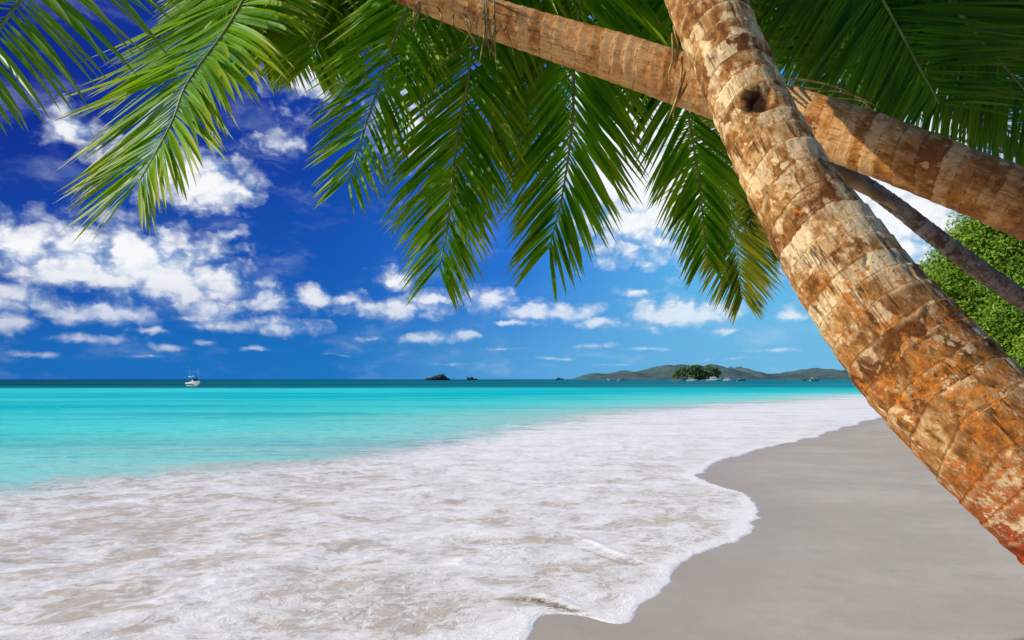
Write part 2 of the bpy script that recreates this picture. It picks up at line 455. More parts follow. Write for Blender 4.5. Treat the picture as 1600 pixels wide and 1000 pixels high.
def water_material():
    m, nt, out = new_mat('sea_water'); nt.dim = '2D'
    c = objco(nt); dd = nt.attr('shore'); fd = nt.attr('foamline'); ch = nt.attr('churn'); cr = nt.attr('crest')
    x, y, z = nt.sep(c)
    dist = nt.vm('LENGTH', nt.vm('MULTIPLY', c, (1, 1, 0)))
    # ---- open water colour by distance from the foam line
    w1 = nt.noise(nt.vm('MULTIPLY', c, (.12, .55, 1)), 1.0, 5, .55, .8)
    w2 = nt.noise(nt.vm('MULTIPLY', c, (.012, .09, 1)), 1.0, 5, .55, .5)
    w3 = nt.noise(nt.vm('MULTIPLY', c, (.9, 3.2, 1)), 1.0, 5, .6, .7)
    fdn = nt.math('ADD', fd, nt.math('MULTIPLY', nt.math('SUBTRACT', w1, .5), 4.5))
    t = nt.math('POWER', nt.lin(fdn, 0, 110, 0, 1), .5)
    col = nt.ramp(t, [(0, (.60, .60, .49)), (.09, (.50, .66, .56)), (.20, (.32, .74, .62)), (.34, (.09, .72, .62)), (.5, (.0, .59, .57)),
                      (.62, (.0, .57, .58)), (.86, (.03, .70, .70)), (1, (.03, .70, .70))])
    w4 = nt.noise(nt.vm('MULTIPLY', c, (.035, .22, 1)), 1.0, 6, .62, .6)
    col = nt.mix(nt.math('MULTIPLY', nt.step(w4, .50, .72), .42), col, (.09, .84, .76))
    col = nt.mix(nt.math('MULTIPLY', nt.step(w4, .52, .34), nt.step(fd, 3, 16, .08, .6)), col, (.0, .38, .44))
    # sand showing pale, seagrass showing dark
    col = nt.mix(nt.math('MULTIPLY', nt.step(w2, .50, .72), .5), col, (.10, .80, .76))
    col = nt.mix(nt.math('MULTIPLY', nt.step(w2, .47, .28), .5), col, (.0, .42, .50))
    col = nt.mix(nt.math('MULTIPLY', nt.step(w3, .55, .75), nt.step(dist, 90, 10, .15, .5)), col, (.36, .86, .78))
    dk = nt.math('MULTIPLY', nt.step(w3, .46, .3), nt.step(dist, 90, 10, .15, .5))
    col = nt.mix(dk, col, (.0, .38, .44))
    # deep water beyond the reef
    band = nt.noise(nt.vm('MULTIPLY', c, (.004, .03, 1)), 1.0, 4, .55)
    deep = nt.step(nt.math('ADD', y, nt.math('MULTIPLY', nt.math('SUBTRACT', band, .5), 110)), 104, 168)
    lr = nt.lin(nt.math('DIVIDE', x, nt.math('MAXIMUM', y, 1.)), -.6, .55)
    dcol = nt.mix(nt.step(band, .42, .58), nt.mix(lr, (.0, .062, .10), (.004, .19, .24)), nt.mix(lr, (.0, .155, .19), (.015, .29, .32)))
    dcol = nt.mix(nt.step(y, 500, 1500), dcol, nt.mix(lr, (.0, .075, .22), (.02, .20, .30)))
    col = nt.mix(deep, col, dcol)
    # ---- swash: thin water over sand, laced with foam
    wob = nt.noise(nt.vm('MULTIPLY', c, (1, 1, 0)), .9, 4, .6, out='Color')
    cw = nt.vm('ADD', nt.vm('MULTIPLY', c, (1, 1, 0)), nt.vm('SCALE', nt.vm('SUBTRACT', wob, (.5, .5, .5)), scale=.55))
    rotn = nt.node('ShaderNodeVectorRotate', rotation_type='Z_AXIS'); nt.put(rotn.inputs['Vector'], cw); rotn.inputs['Angle'].default_value = -.35
    rr = rotn.outputs[0]
    p1 = nt.noise(nt.vm('MULTIPLY', rr, (.9, 1.15, 1)), 1.5, 7, .62, .5)
    p2 = nt.noise(nt.vm('MULTIPLY', rr, (.9, 1.3, 1)), 6, 8, .68, .35)
    lace = nt.voro(nt.vm('MULTIPLY', rr, (.8, 1.5, 1)), 3.1, 'DISTANCE_TO_EDGE')
    lace2 = nt.voro(nt.vm('MULTIPLY', rr, (.8, 1.4, 1)), 10., 'DISTANCE_TO_EDGE')
    lace_m = nt.math('MAXIMUM', nt.step(lace, .16, .02), nt.math('MULTIPLY', nt.step(lace2, .20, .03), .6))
    f = nt.math('ADD', nt.math('MULTIPLY', p1, .9), nt.math('MULTIPLY', p2, .42))
    f = nt.math('ADD', f, nt.math('MULTIPLY', lace_m, .10))
    # bubble nets: cells open up behind the running edge
    wz = nt.vm('ADD', nt.vm('MULTIPLY', rr, (.9, 1.2, 1)), nt.vm('SCALE', nt.vm('SUBTRACT', nt.noise(rr, 5, 4, .6, out='Color'), (.5, .5, .5)), scale=.22))
    net = nt.step(nt.voro(wz, 8.5, 'DISTANCE_TO_EDGE'), .04, .17)
    net2 = nt.step(nt.voro(wz, 21., 'DISTANCE_TO_EDGE'), .05, .2)
    nm = nt.step(nt.noise(rr, 1.1, 4, .6), .42, .58)
    f = nt.math('SUBTRACT', f, nt.math('MULTIPLY', nt.math('ADD', nt.math('MULTIPLY', net, .10), nt.math('MULTIPLY', net2, .065)), nt.math('ADD', .25, nt.math('MULTIPLY', nt.math('MULTIPLY', nm, nt.step(dd, 3.2, 1.0)), .9))))
    f = nt.math('ADD', f, .062)
    # denser near the running edge and toward the far beach, thinner at the left
    f = nt.math('ADD', f, nt.step(dd, .30, .01, 0., .34))
    f = nt.math('ADD', f, nt.step(dist, 8, 22, 0., .16))
    f = nt.math('ADD', f, nt.step(x, -5, .8, -.07, .04))
    f = nt.math('ADD', f, nt.math('MULTIPLY', cr, .35))
    f = nt.math('SUBTRACT', f, nt.math('MULTIPLY', ch, nt.step(nt.noise(rr, 14, 6, .75), .36, .6, .1, .75)))
    foam = nt.math('ADD', nt.math('MULTIPLY', nt.step(f, .59, .71), .62), nt.math('MULTIPLY', nt.step(f, .66, .88), .38))
    # foam thins out across the foam line into green water
    es = nt.noise(nt.vm('MULTIPLY', c, (.10, .55, 1)), 1., 6, .65, .4)
    edge = nt.math('ADD', fd, nt.math('MULTIPLY', nt.math('SUBTRACT', p1, .5), nt.lin(dist, 5, 80, 3.4, 14.)))
    edge = nt.math('ADD', edge, nt.math('MULTIPLY', nt.math('SUBTRACT', es, .5), nt.lin(dist, 15, 80, 0., 34.)))
    inz = nt.step(edge, nt.lin(dist, 10, 80, .7, 4.), nt.lin(dist, 10, 80, -.8, -6.))
    sandc = nt.mix(nt.step(p2, .35, .65), (.62, .53, .42), (.70, .61, .50))
    sandc = nt.mix(nt.step(fd, -3.2, .2), sandc, (.52, .51, .42))
    sandc = nt.mix(nt.math('MULTIPLY', ch, nt.step(nt.noise(rr, 16, 7, .75), .38, .56)), sandc, (.16, .11, .06))
    thin = nt.mix(nt.step(nt.noise(rr, 14, 5, .65), .3, .7), (.86, .825, .775), (.95, .92, .87))
    whit = nt.mix(nt.step(nt.noise(rr, 30, 4, .6), .35, .6), (.97, .93, .875), (1., .975, .93))
    fcol = nt.mix(nt.step(f, .74, 1.02), thin, whit)
    fw = nt.noise(nt.vm('MULTIPLY', c, (.28, 1.25, 1)), 1., 7, .68, .4)
    fcol = nt.mix(nt.math('MULTIPLY', nt.step(fw, .56, .36), nt.step(dist, 7, 26, 0., .42)), fcol, (.66, .66, .65))
    fcol = nt.mix(nt.math('MULTIPLY', nt.step(fw, .40, .28), nt.step(dist, 9, 26, 0., .5)), fcol, (.55, .58, .55))
    swc = nt.mix(foam, sandc, fcol)
    col = nt.mix(inz, col, swc)
    rough = nt.mixf(inz, .22, nt.mixf(foam, .28, .75))
    spec = nt.mixf(inz, nt.step(dist, 6, 60, .14, .015), nt.mixf(foam, .3, .1))
    # ---- relief
    b1 = nt.noise(nt.vm('MULTIPLY', c, (.8, 2.6, 1)), 1.3, 6, .6, .4)
    b2 = nt.noise(nt.vm('MULTIPLY', c, (1, 2.0, 1)), 9, 4, .6)
    b3 = nt.noise(nt.vm('MULTIPLY', c, (.22, .9, 1)), 1., 5, .6, .4)
    hb = nt.math('ADD', nt.math('MULTIPLY', b1, 1.5), nt.math('ADD', nt.math('MULTIPLY', b2, .35), nt.math('MULTIPLY', b3, 3.)))
    fr = nt.math('ADD', nt.math('MULTIPLY', p2, .9), nt.math('MULTIPLY', nt.noise(rr, 42, 4, .65), .22))
    hh = nt.mixf(nt.step(fd, .6, -.6), hb, fr)
    nrm = nt.bump(hh, .5, .035)
    df = nt.node('ShaderNodeBsdfDiffuse'); nt.put(df.inputs['Color'], col); nt.put(df.inputs['Normal'], nrm)
    gl = nt.node('ShaderNodeBsdfGlossy'); gl.inputs['Color'].default_value = (1, 1, 1, 1); nt.put(gl.inputs['Roughness'], rough); nt.put(gl.inputs['Normal'], nrm)
    mx = nt.node('ShaderNodeMixShader'); nt.put(mx.inputs[0], nt.mixf(inz, nt.step(dist, 10, 120, .06, .025), nt.mixf(foam, .05, .012)))
    nt.l.new(df.outputs[0], mx.inputs[1]); nt.l.new(gl.outputs[0], mx.inputs[2]); nt.l.new(mx.outputs[0], out.inputs[0])
    return m
keep = d.ravel()[F].max(1) > -.25
V = np.stack([X, Y, Z], -1).reshape(-1, 3)
v2, f2, a2 = compact(V, F[keep], {'shore': d.ravel(), 'foamline': d2.ravel(), 'churn': churn.ravel(), 'crest': crest.ravel()})
sea = mesh_obj('sea_water', v2, f2, water_material(), attrs=a2)
tag(sea, 'turquoise sea running up the beach in a wide sheet of white foam', 'sea', kind='structure')

def ground_z(x, y):
    dd = shore_dist(np.array([[x]]), np.array([[y]]))
    return float(sand_height(np.array([[x]]), np.array([[y]]), dd)[0, 0])

# ------------------------------------------------------------------ palm trunks
def frames(path):
    T = np.gradient(path, axis=0); T /= np.linalg.norm(T, axis=1)[:, None]
    up = np.array([0, -1., 0]); A = up - T[0] * (up @ T[0]); A /= np.linalg.norm(A)
    As = [A]
    for i in range(1, len(path)):
        A = As[-1] - T[i] * (As[-1] @ T[i]); As.append(A / np.linalg.norm(A))
    As = np.array(As); Bs = np.cross(T, As)
    return T, As, Bs

def palm_trunk(ctrl, seed, spacing, ring_amp, bumpy, na=112, step=.011, knots=(), slant=.03):
    """ctrl rows: x, y, z, radius; base first"""
    L = sum((Vector(ctrl[i + 1][:3]) - Vector(ctrl[i][:3])).length for i in range(len(ctrl) - 1))
    n = int(L / step)
    c = catmull(ctrl, n)
    path, rad = c[:, :3], c[:, 3]
    s = np.concatenate([[0], np.cumsum(np.linalg.norm(np.diff(path, axis=0), axis=1))])
    T, A, B = frames(path)
    ang = np.linspace(0, 2 * np.pi, na, endpoint=False)
    S, TH = np.meshgrid(s, ang, indexing='ij')
    R0 = np.repeat(rad[:, None], na, 1)
    cx, cy = np.cos(TH) * R0, np.sin(TH) * R0
    lo = fbm(cx * 5, cy * 5, S * 2.2, seed=seed, octv=3)
    ph = S / spacing + (slant * np.cos(TH + seed) + .35 * spacing * lo) / spacing + .55 * vnoise(S * 3.1, S * 0 + seed, seed=seed)
    fr = ph - np.floor(ph)
    cell = np.floor(ph)
    amp = ring_amp * (.5 + _hash(cell, cell * 0 + seed, cell * 0, 7))
    prof = np.where(fr < .1, 1 - fr / .1, (fr - .1) / .9) ** 1.2
    R = R0 + amp * prof + bumpy * fbm(cx * 9, cy * 9, S * 5, seed=seed + 4, octv=5) + bumpy * 1.4 * fbm(cx * 2.5, cy * 2.5, S * 1.6, seed=seed + 9, octv=2)
    # long cracks
    cr = fbm(cx * 16, cy * 16, S * 2.4, seed=seed + 20, octv=3)
    crack = sstep(.09, .0, np.abs(cr)) * sstep(-.1, .25, fbm(cx * 6, cy * 6, S * 4, seed=seed + 30, octv=2))
    R = R - crack * bumpy * .6
    kn = np.zeros_like(R)
    W = path[:, None, :] + A[:, None, :] * (np.cos(TH) * R)[..., None] + B[:, None, :] * (np.sin(TH) * R)[..., None]
    for (kp, kr, kd, kq) in knots:
        q = np.linalg.norm((W - np.array(kp)) , axis=2)
        ax = np.abs((W - np.array(kp)) @ (T[len(T) // 2]))
        q = np.sqrt(q ** 2 + (ax * kq) ** 2) * (1 + .45 * fbm(cx * 22, cy * 22, S * 22, seed=seed + 40, octv=3))
        g = sstep(kr, kr * .45, q)
        kn = np.maximum(kn, g * (1 if kd > 0 else 0)); R = R - kd * g
    W = path[:, None, :] + A[:, None, :] * (np.cos(TH) * R)[..., None] + B[:, None, :] * (np.sin(TH) * R)[..., None]
    idx = np.arange(n * na).reshape(n, na); nx = np.roll(idx, -1, 1)
    F = np.stack([idx[:-1], nx[:-1], nx[1:], idx[1:]], -1).reshape(-1, 4)
    tc = np.stack([cx, cy, S], -1).reshape(-1, 3)
    return W.reshape(-1, 3), F, {'tc': tc, 'ring': fr.ravel(), 'knot': kn.ravel(), 'along': (S / s[-1]).ravel(), 'cell': _hash(cell, cell * 0 + 3, cell * 0, 5).ravel()}, s[-1]

def trunk_material(name, dark, mid, light, lichen_amt, lichen_fade, redbase=0., plates=1.0, seed=0., light_amt=.5):
    m, nt, out = new_mat(name)
    tc = nt.attr('tc', True); ring = nt.attr('ring'); kn = nt.attr('knot'); al = nt.attr('along'); cell = nt.attr('cell')
    v = nt.vm('ADD', tc, (seed, seed * .7, 0))
    x, y, along_m = nt.sep(tc)
    M = lambda p, q: nt.math('MULTIPLY', p, q)
    n1 = nt.noise(nt.vm('MULTIPLY', v, (1, 1, .6)), 6, 6, .6, .3)
    n2 = nt.noise(nt.vm('MULTIPLY', v, (1, 1, .75)), 26, 7, .68, .4)
    n3 = nt.noise(nt.vm('MULTIPLY', v, (1, 1, .22)), 95, 5, .7)
    n4 = nt.noise(v, 160, 4, .7)
    nw = nt.noise(v, 24, 5, .65, out='Color')
    vw = nt.vm('ADD', v, nt.vm('SCALE', nt.vm('SUBTRACT', nw, (.5, .5, .5)), scale=.075))
    # each scar band has its own tone, blotched by weathering
    k = nt.math('ADD', M(n1, .55), nt.math('ADD', M(n2, .52), M(nt.math('SUBTRACT', cell, .5), .24)))
    col = nt.mix(nt.step(k, .37, .58), dark, mid)
    col = nt.mix(M(nt.step(k, .50, .70), light_amt * 1.5), col, light)
    # worn flakes, ragged and stretched along the stem, broken at every scar
    pv_ = nt.vm('ADD', nt.vm('MULTIPLY', vw, (16, 16, 9)), nt.comb(0, 0, M(cell, 31.)))
    pr = nt.sep(nt.voro(pv_, 1., 'F1', 1., out=1))[0]
    prn = nt.math('ADD', pr, M(nt.math('SUBTRACT', n2, .5), 1.5))
    col = nt.mix(M(nt.step(prn, .56, .92), .62 * plates), col, light)
    col = nt.mix(M(nt.step(prn, .36, .0), .45 * plates), col, dark)
    # orange lichen, thicker toward the base
    ln = nt.noise(nt.vm('MULTIPLY', v, (1, 1, .8)), 9, 7, .7, .5)
    ln2 = nt.noise(v, 42, 5, .7, .3)
    lz = nt.math('ADD', M(ln, .62), M(ln2, .45))
    lz = nt.math('ADD', lz, M(nt.math('SUBTRACT', pr, .5), .10 * plates))
    lz = nt.math('ADD', lz, nt.lin(al, lichen_fade[0], lichen_fade[1], lichen_amt, -.16))
    if redbase:
        lz = nt.math('ADD', lz, M(M(nt.step(al, redbase + .02, redbase - .1), nt.step(y, -.05, -.16)), .055))
    lm = M(nt.step(lz, .545, .62), .92)
    oc = nt.mix(nt.step(ln2, .38, .62), (.33, .085, .010), (.66, .235, .035))
    if redbase:
        oc = nt.mix(M(nt.step(nt.math('ADD', al, M(nt.math('SUBTRACT', ln, .5), .2)), redbase, redbase - .08), nt.step(nt.math('ADD', y, M(nt.math('SUBTRACT', ln2, .5), .9)), -.02, -.13)), oc, nt.mix(nt.step(n2, .4, .6), (.30, .02, .005), (.60, .06, .01)))
    col = nt.mix(lm, col, oc)
    pit = nt.noise(v, 55, 4, .7)
    if redbase: col = nt.mix(M(nt.step(pit, .60, .68), .75), col, [q * .3 for q in dark])
    # dark stains
    st = nt.noise(nt.vm('MULTIPLY', v, (1, 1, .5)), 4.2, 7, .7, .5)
    col = nt.mix(M(nt.step(st, .58, .74), .45), col, [q * .5 for q in dark])
    # scattered cream spots
    sp = nt.voro(nt.vm('MULTIPLY', vw, (1, 1, .7)), 21, 'F1', 1.)
    spots = M(nt.step(sp, .27, .20), nt.step(nt.noise(v, 5, 3), .47, .58))
    col = nt.mix(M(spots, .75), col, [min(1, q * 1.08) for q in light])
    # scars of old leaves: a dark line under each lip, a pale edge above
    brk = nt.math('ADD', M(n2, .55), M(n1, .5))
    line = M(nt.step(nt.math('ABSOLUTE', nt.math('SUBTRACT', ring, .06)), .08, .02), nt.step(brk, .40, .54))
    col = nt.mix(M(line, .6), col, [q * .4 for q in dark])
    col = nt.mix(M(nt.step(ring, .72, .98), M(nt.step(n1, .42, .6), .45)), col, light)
    # short splits along the stem
    cv = nt.vm('MULTIPLY', v, (24, 24, 1.6))
    c1 = nt.noise(cv, 1., 6, .55, 0.)
    ck = M(nt.step(nt.math('ABSOLUTE', nt.math('SUBTRACT', c1, .5)), .020, .003), nt.step(nt.noise(nt.vm('ADD', nt.vm('MULTIPLY', v, (9, 9, 5)), nt.comb(0, 0, M(cell, 7.))), 1., 2), .48, .62))
    col = nt.mix(M(ck, .7 * plates), col, [q * .2 for q in dark])
    col = nt.mix(M(nt.step(n3, .48, .72), .42), col, [q * .7 for q in dark])
    col = nt.mix(M(nt.step(n4, .52, .75), .3), col, [q * .6 for q in dark])
    col = nt.mix(M(kn, .93), col, (.022, .007, .003))
    h = nt.math('ADD', M(n2, .7), nt.math('ADD', M(n3, .35), nt.math('ADD', M(n4, .2), M(n1, .4))))
    h = nt.math('SUBTRACT', h, M(ck, .55))
    h = nt.math('ADD', h, M(nt.step(prn, .3, .8), .12 * plates))
    principled(nt, out, col, .85, .12, nt.bump(h, .8, .012))
    return m

# ------------------------------------------------------------------ palm fronds
def leaf_material(name, deep, fresh, tip, yellow, trans=.35, shine=.4):
    m, nt, out = new_mat(name)
    rnd = nt.attr('rnd'); tf = nt.attr('tipf'); tt = nt.attr('along')
    c = objco(nt)
    n = nt.noise(nt.vm('MULTIPLY', c, (1, 1, 1)), 3.5, 4, .6)
    col = nt.mix(nt.step(nt.math('ADD', nt.math('MULTIPLY', rnd, .6), nt.math('MULTIPLY', n, .5)), .3, .8), deep, fresh)
    col = nt.mix(nt.math('MULTIPLY', nt.step(nt.math('ADD', nt.math('ADD', tf, nt.math('MULTIPLY', tt, .45)), nt.math('MULTIPLY', nt.math('SUBTRACT', rnd, .5), .7)), .75, 1.45), .8), col, yellow)
    col = nt.mix(nt.step(nt.math('ADD', tf, nt.math('MULTIPLY', rnd, .12)), .93, 1.08), col, tip)
    st = nt.noise(c, 40, 3, .6)
    col = nt.mix(nt.math('MULTIPLY', nt.step(st, .45, .7), .2), col, yellow)
    p = nt.node('ShaderNodeBsdfPrincipled'); nt.put(p.inputs['Base Color'], col)
    p.inputs['Roughness'].default_value = shine; p.inputs['Specular IOR Level'].default_value = .1
    t = nt.node('ShaderNodeBsdfTranslucent')
    tcol = nt.mix(.5, col, (.34, .55, .01)); nt.put(t.inputs['Color'], tcol)
    mx = nt.node('ShaderNodeMixShader'); mx.inputs[0].default_value = trans
    nt.l.new(p.outputs[0], mx.inputs[1]); nt.l.new(t.outputs[0], mx.inputs[2]); nt.l.new(mx.outputs[0], out.inputs[0])
    return m

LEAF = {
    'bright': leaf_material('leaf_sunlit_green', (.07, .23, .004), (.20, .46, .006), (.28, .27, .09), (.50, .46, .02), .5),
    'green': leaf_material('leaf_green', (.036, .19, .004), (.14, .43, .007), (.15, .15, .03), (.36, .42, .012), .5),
    'dark': leaf_material('leaf_shaded_green', (.012, .08, .005), (.04, .18, .008), (.06, .09, .02), (.10, .17, .012), .32),  # darker copy: shade from overlapping fronds is put into the leaf colour
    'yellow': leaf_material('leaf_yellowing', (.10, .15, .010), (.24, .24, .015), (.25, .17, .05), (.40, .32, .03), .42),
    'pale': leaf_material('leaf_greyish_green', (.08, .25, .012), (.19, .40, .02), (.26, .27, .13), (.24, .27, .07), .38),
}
RIB = plain_mat('frond_midrib', (.20, .26, .06), .5, .4, .3, 9)
RIB_DARK = plain_mat('frond_midrib_shaded', (.10, .15, .03), .5, .4, .3, 9)
DRY = plain_mat('dry_palm_fibre', (.42, .27, .09), .8, .2, .45, 14)

def tube(path, rad, k=8):
    path = np.asarray(path); rad = np.asarray(rad)
    T, A, B = frames(path)
    ang = np.linspace(0, 2 * np.pi, k, endpoint=False)
    W = path[:, None, :] + (A[:, None, :] * np.cos(ang)[None, :, None] + B[:, None, :] * np.sin(ang)[None, :, None]) * rad[:, None, None]
    n = len(path); idx = np.arange(n * k).reshape(n, k); nx = np.roll(idx, -1, 1)
    F = np.stack([idx[:-1], nx[:-1], nx[1:], idx[1:]], -1).reshape(-1, 4)
    return W.reshape(-1, 3), F

def frond(root, ctrl, face, mat, seed, L=.75, n=88, wid=.034, droop=.5, start=.14, ang=(66, 22), dens=1.8, wmul=1.02, drm=.45, amul=1.14, tmul=1.65, lmul=1.17, cut=5, drs=(1., 1.), dsc=1., lift=(.1, .1), Ls=(1., 1.), Lprof=(.75, 1.05, .38), rib=RIB, rrad=.017, gap=.0, label=None):
    """ctrl: px, py, depth; face: direction the upper side of the frond looks to"""
    rng = np.random.RandomState(seed)
    n = int(n * dens); wid = wid * wmul; droop = droop * drm; ang = (ang[0] * amul, ang[1] * tmul); L = L * lmul
    ctrl = [ctrl[0]] + [(c[0], c[1], c[2] * dsc) for c in ctrl[1:]]
    path = catmull([P(*c) for c in ctrl], 100)[:100 - cut]
    path = catmull(path[::6], 90)
    s = np.linspace(0, 1, 90)
    T = np.gradient(path, axis=0); T /= np.linalg.norm(T, axis=1)[:, None]
    face = np.array(face, float); face /= np.linalg.norm(face)
    off = np.array(root.location)
    rv, rf = tube(path, rrad * (1 - s) ** .8 + .0035)
    VV = []; FF = []; tipf = []; rn = []; al = []
    seg = 8
    u = np.linspace(0, 1, seg + 1)
    wp = np.interp(u, [0, .07, .16, .34, .62, .85, 1], [.22, .30, .72, 1, .84, .45, .03])
    base = 0
    ts = start + (1 - start) * (np.arange(n) + .5) / n
    for side in (-1, 1):
        clump = 0
        for i, t in enumerate(ts):
            if rng.rand() < gap: continue
            tj = np.clip(t + rng.normal(0, .0025), 0, .999)
            k = tj * 89; a = int(k); f = k - a
            p = path[a] * (1 - f) + path[min(a + 1, 89)] * f
            t_ = T[a]
            N = face - t_ * (face @ t_); N /= np.linalg.norm(N)
            Sd = np.cross(t_, N) * side
            clump = .8 * clump + rng.normal(0, 1) * .35
            an = math.radians(np.interp(tj, [start, .5, 1], [ang[0], (ang[0] + ang[1]) * .52, ang[1]]) + clump * 4 + rng.normal(0, 2.6))
            lf = lift[0 if side < 0 else 1] + rng.normal(0, .07) + clump * .06
            dv = math.cos(an) * t_ + math.sin(an) * Sd + lf * N
            dv /= np.linalg.norm(dv)
            ll = L * (Ls[0] if side < 0 else Ls[1]) * np.interp(tj, [start, .42, .8, 1], [Lprof[0], Lprof[1], (Lprof[1] + Lprof[2]) * .55, Lprof[2]]) * rng.uniform(.88, 1.08)
            if rng.rand() < .03: ll *= rng.uniform(.5, .8)
            kd = droop * drs[0 if side < 0 else 1] * rng.uniform(.6, 1.3)
            pts = [p]; ds = []
            cur = dv.copy()
            sidew = rng.normal(0, .05)
            for j in range(seg):
                ds.append(cur)
                pts.append(pts[-1] + cur * ll / seg)
                cur = cur + np.array([0, 0, -1.]) * kd / seg * (.3 + 1.5 * (j + 1) / seg) + Sd * sidew / seg
                cur = cur / np.linalg.norm(cur)
            ds.append(ds[-1])
            pts = np.array(pts); ds = np.array(ds)
            tw = rng.normal(0, .28)
            w = wid * rng.uniform(.8, 1.15) * np.interp(tj, [0, .5, 1], [1, 1, .62])
            for j in range(seg + 1):
                Wd = np.cross(ds[j], N); Wd /= (np.linalg.norm(Wd) + 1e-9)
                N2 = np.cross(Wd, ds[j])
                ca, sa = math.cos(tw * (.5 + u[j])), math.sin(tw * (.5 + u[j]))
                Wd2 = Wd * ca + N2 * sa
                N3 = np.cross(Wd2, ds[j])
                hw = .5 * w * wp[j]
                VV += [pts[j] - Wd2 * hw + N3 * hw * .35, pts[j], pts[j] + Wd2 * hw + N3 * hw * .35]
                tipf += [u[j]] * 3
            r = rng.rand()
            rn += [r] * (3 * (seg + 1)); al += [tj] * (3 * (seg + 1))
            for j in range(seg):
                b = base + 3 * j
                FF += [(b, b + 1, b + 4, b + 3), (b + 1, b + 2, b + 5, b + 4)]
            base += 3 * (seg + 1)
    fo = mesh_obj('frond', np.array(VV), np.array(FF), mat, root, True, {'tipf': tipf, 'rnd': rn, 'along': al}, off)
    if label: fo['label'] = label
    mesh_obj('midrib', rv, rf, rib, fo, True, None, off)
    return fo

def strands(root, seeds_pts, name='dry_strand'):
    off = np.array(root.location)
    for k, pts in enumerate(seeds_pts):
        path = catmull([P(*c) for c in pts], 14)
        rad = np.interp(np.linspace(0, 1, 14), [0, .3, 1], [.004, .006, .0012])
        v, f = tube(path, rad, 5)
        mesh_obj(name, v, f, DRY, root, True, None, off)

# ---- palm 1: thick stem leaning across the right of the view
baseA = Vector((3.15, 1.75, 0)); baseA.z = ground_z(3.15, 1.75) - .12
CA = (985, -430, 4.9)
palmA = empty('palm_tree', (baseA.x, baseA.y, baseA.z + .1), 'thick leaning palm whose ringed trunk crosses the right of the view in front of everything', 'palm tree')
def row(px, py, dd, dia_px):
    q = P(px, py, dd); return (q.x, q.y, q.z, dia_px * .5 * dd / FOC)
ctrlA = [(baseA.x, baseA.y, baseA.z, .30), (2.78, 1.82, baseA.z + .33, .25), row(2010, 1150, 1.95, 232), row(1780, 900, 2.02, 215), row(1580, 712, 2.12, 204), row(1464, 597, 2.25, 188), row(1372, 492, 2.36, 170), row(1303, 395, 2.45, 156),
         row(1240, 297, 2.56, 130), row(1188, 200, 2.68, 114), row(1144, 98, 2.8, 109), row(1100, -5, 2.95, 108), row(1066, -100, 3.2, 103), row(1030, -260, 3.9, 92), row(985, -430, 4.9, 76)]
kq = P(1186, 148, 2.73 - .19)
kq2 = P(1563, 762, 2.13 - .22)
kq3 = P(1140, 265, 2.6 - .05)
v, f, a, LA = palm_trunk(ctrlA, 3, .084, .006, .0085, na=190, step=.0065, knots=[(kq, .078, .03, .3), (kq2, .045, .015, .2), (P(1475, 517, 2.05), .03, .012, .0)], slant=.045)
matA = trunk_material('palm_bark_ringed', (.15, .050, .011), (.52, .255, .072), (.92, .70, .38), .085, (.22, .60), redbase=.315, plates=1.0, light_amt=.66)
mesh_obj('trunk', v, f, matA, palmA, True, a, np.array(palmA.location))
fc = (-.15, -1, .25)
DA, DB = .25, 2.2
frond(palmA, [CA, (800, -330, 5.0), (690, -120, 5.0), (628, 30, 5.0), (580, 170, 4.95), (533, 312, 4.9)], (-.5, -1, .3), LEAF['green'], 11, dsc=0.82, cut=1, L=.72, n=88, ang=(68, 27), drs=(DB, DA), lift=(0, 0))
frond(palmA, [CA, (860, -240, 5.2), (762, 0, 5.2), (740, 72, 5.2), (728, 144, 5.15), (712, 231, 5.1), (700, 350, 5.05), (679, 456, 5.0)], (-.4, -1, .2), LEAF['green'], 12, dsc=0.80, cut=3, L=.74, n=104, ang=(60, 22))
frond(palmA, [CA, (890, -200, 5.7), (800, 20, 5.7), (768, 140, 5.7), (742, 240, 5.65), (714, 330, 5.6), (668, 445, 5.5)], (-.3, -1, .15), LEAF['yellow'], 13, dsc=0.78, L=.66, n=84, ang=(56, 20))
frond(palmA, [CA, (930, -200, 4.9), (903, 20, 4.9), (897, 106, 4.9), (894, 198, 4.9), (876, 318, 4.85), (853, 410, 4.82), (841, 495, 4.8)], (-.35, -1, .15), LEAF['green'], 14, dsc=0.85, cut=4, L=.78, n=104, ang=(58, 18), wid=.036)
frond(palmA, [CA, (1035, -180, 5.1), (1058, 60, 5.2), (1074, 170, 5.2), (1088, 253, 5.2), (1099, 345, 5.15), (1105, 430, 5.1), (1118, 495, 5.1)], (-.4, -1, .1), LEAF['green'], 15, dsc=0.86, L=.60, n=104, ang=(60, 18))
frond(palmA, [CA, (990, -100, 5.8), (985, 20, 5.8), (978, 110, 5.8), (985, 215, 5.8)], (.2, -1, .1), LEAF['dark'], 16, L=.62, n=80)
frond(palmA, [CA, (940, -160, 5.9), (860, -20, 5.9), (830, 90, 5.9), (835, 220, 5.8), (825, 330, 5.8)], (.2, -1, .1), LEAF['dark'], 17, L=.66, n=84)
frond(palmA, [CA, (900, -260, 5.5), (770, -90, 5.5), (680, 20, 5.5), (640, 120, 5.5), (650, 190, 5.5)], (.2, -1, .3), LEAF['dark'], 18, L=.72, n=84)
frond(palmA, [CA, (1150, -360, 4.7), (1290, -150, 4.5), (1385, 10, 4.4), (1450, 130, 4.35), (1512, 240, 4.3)], (-.2, -1, -.1), LEAF['dark'], 19, L=1.0, n=100, ang=(70, 30), droop=.3)
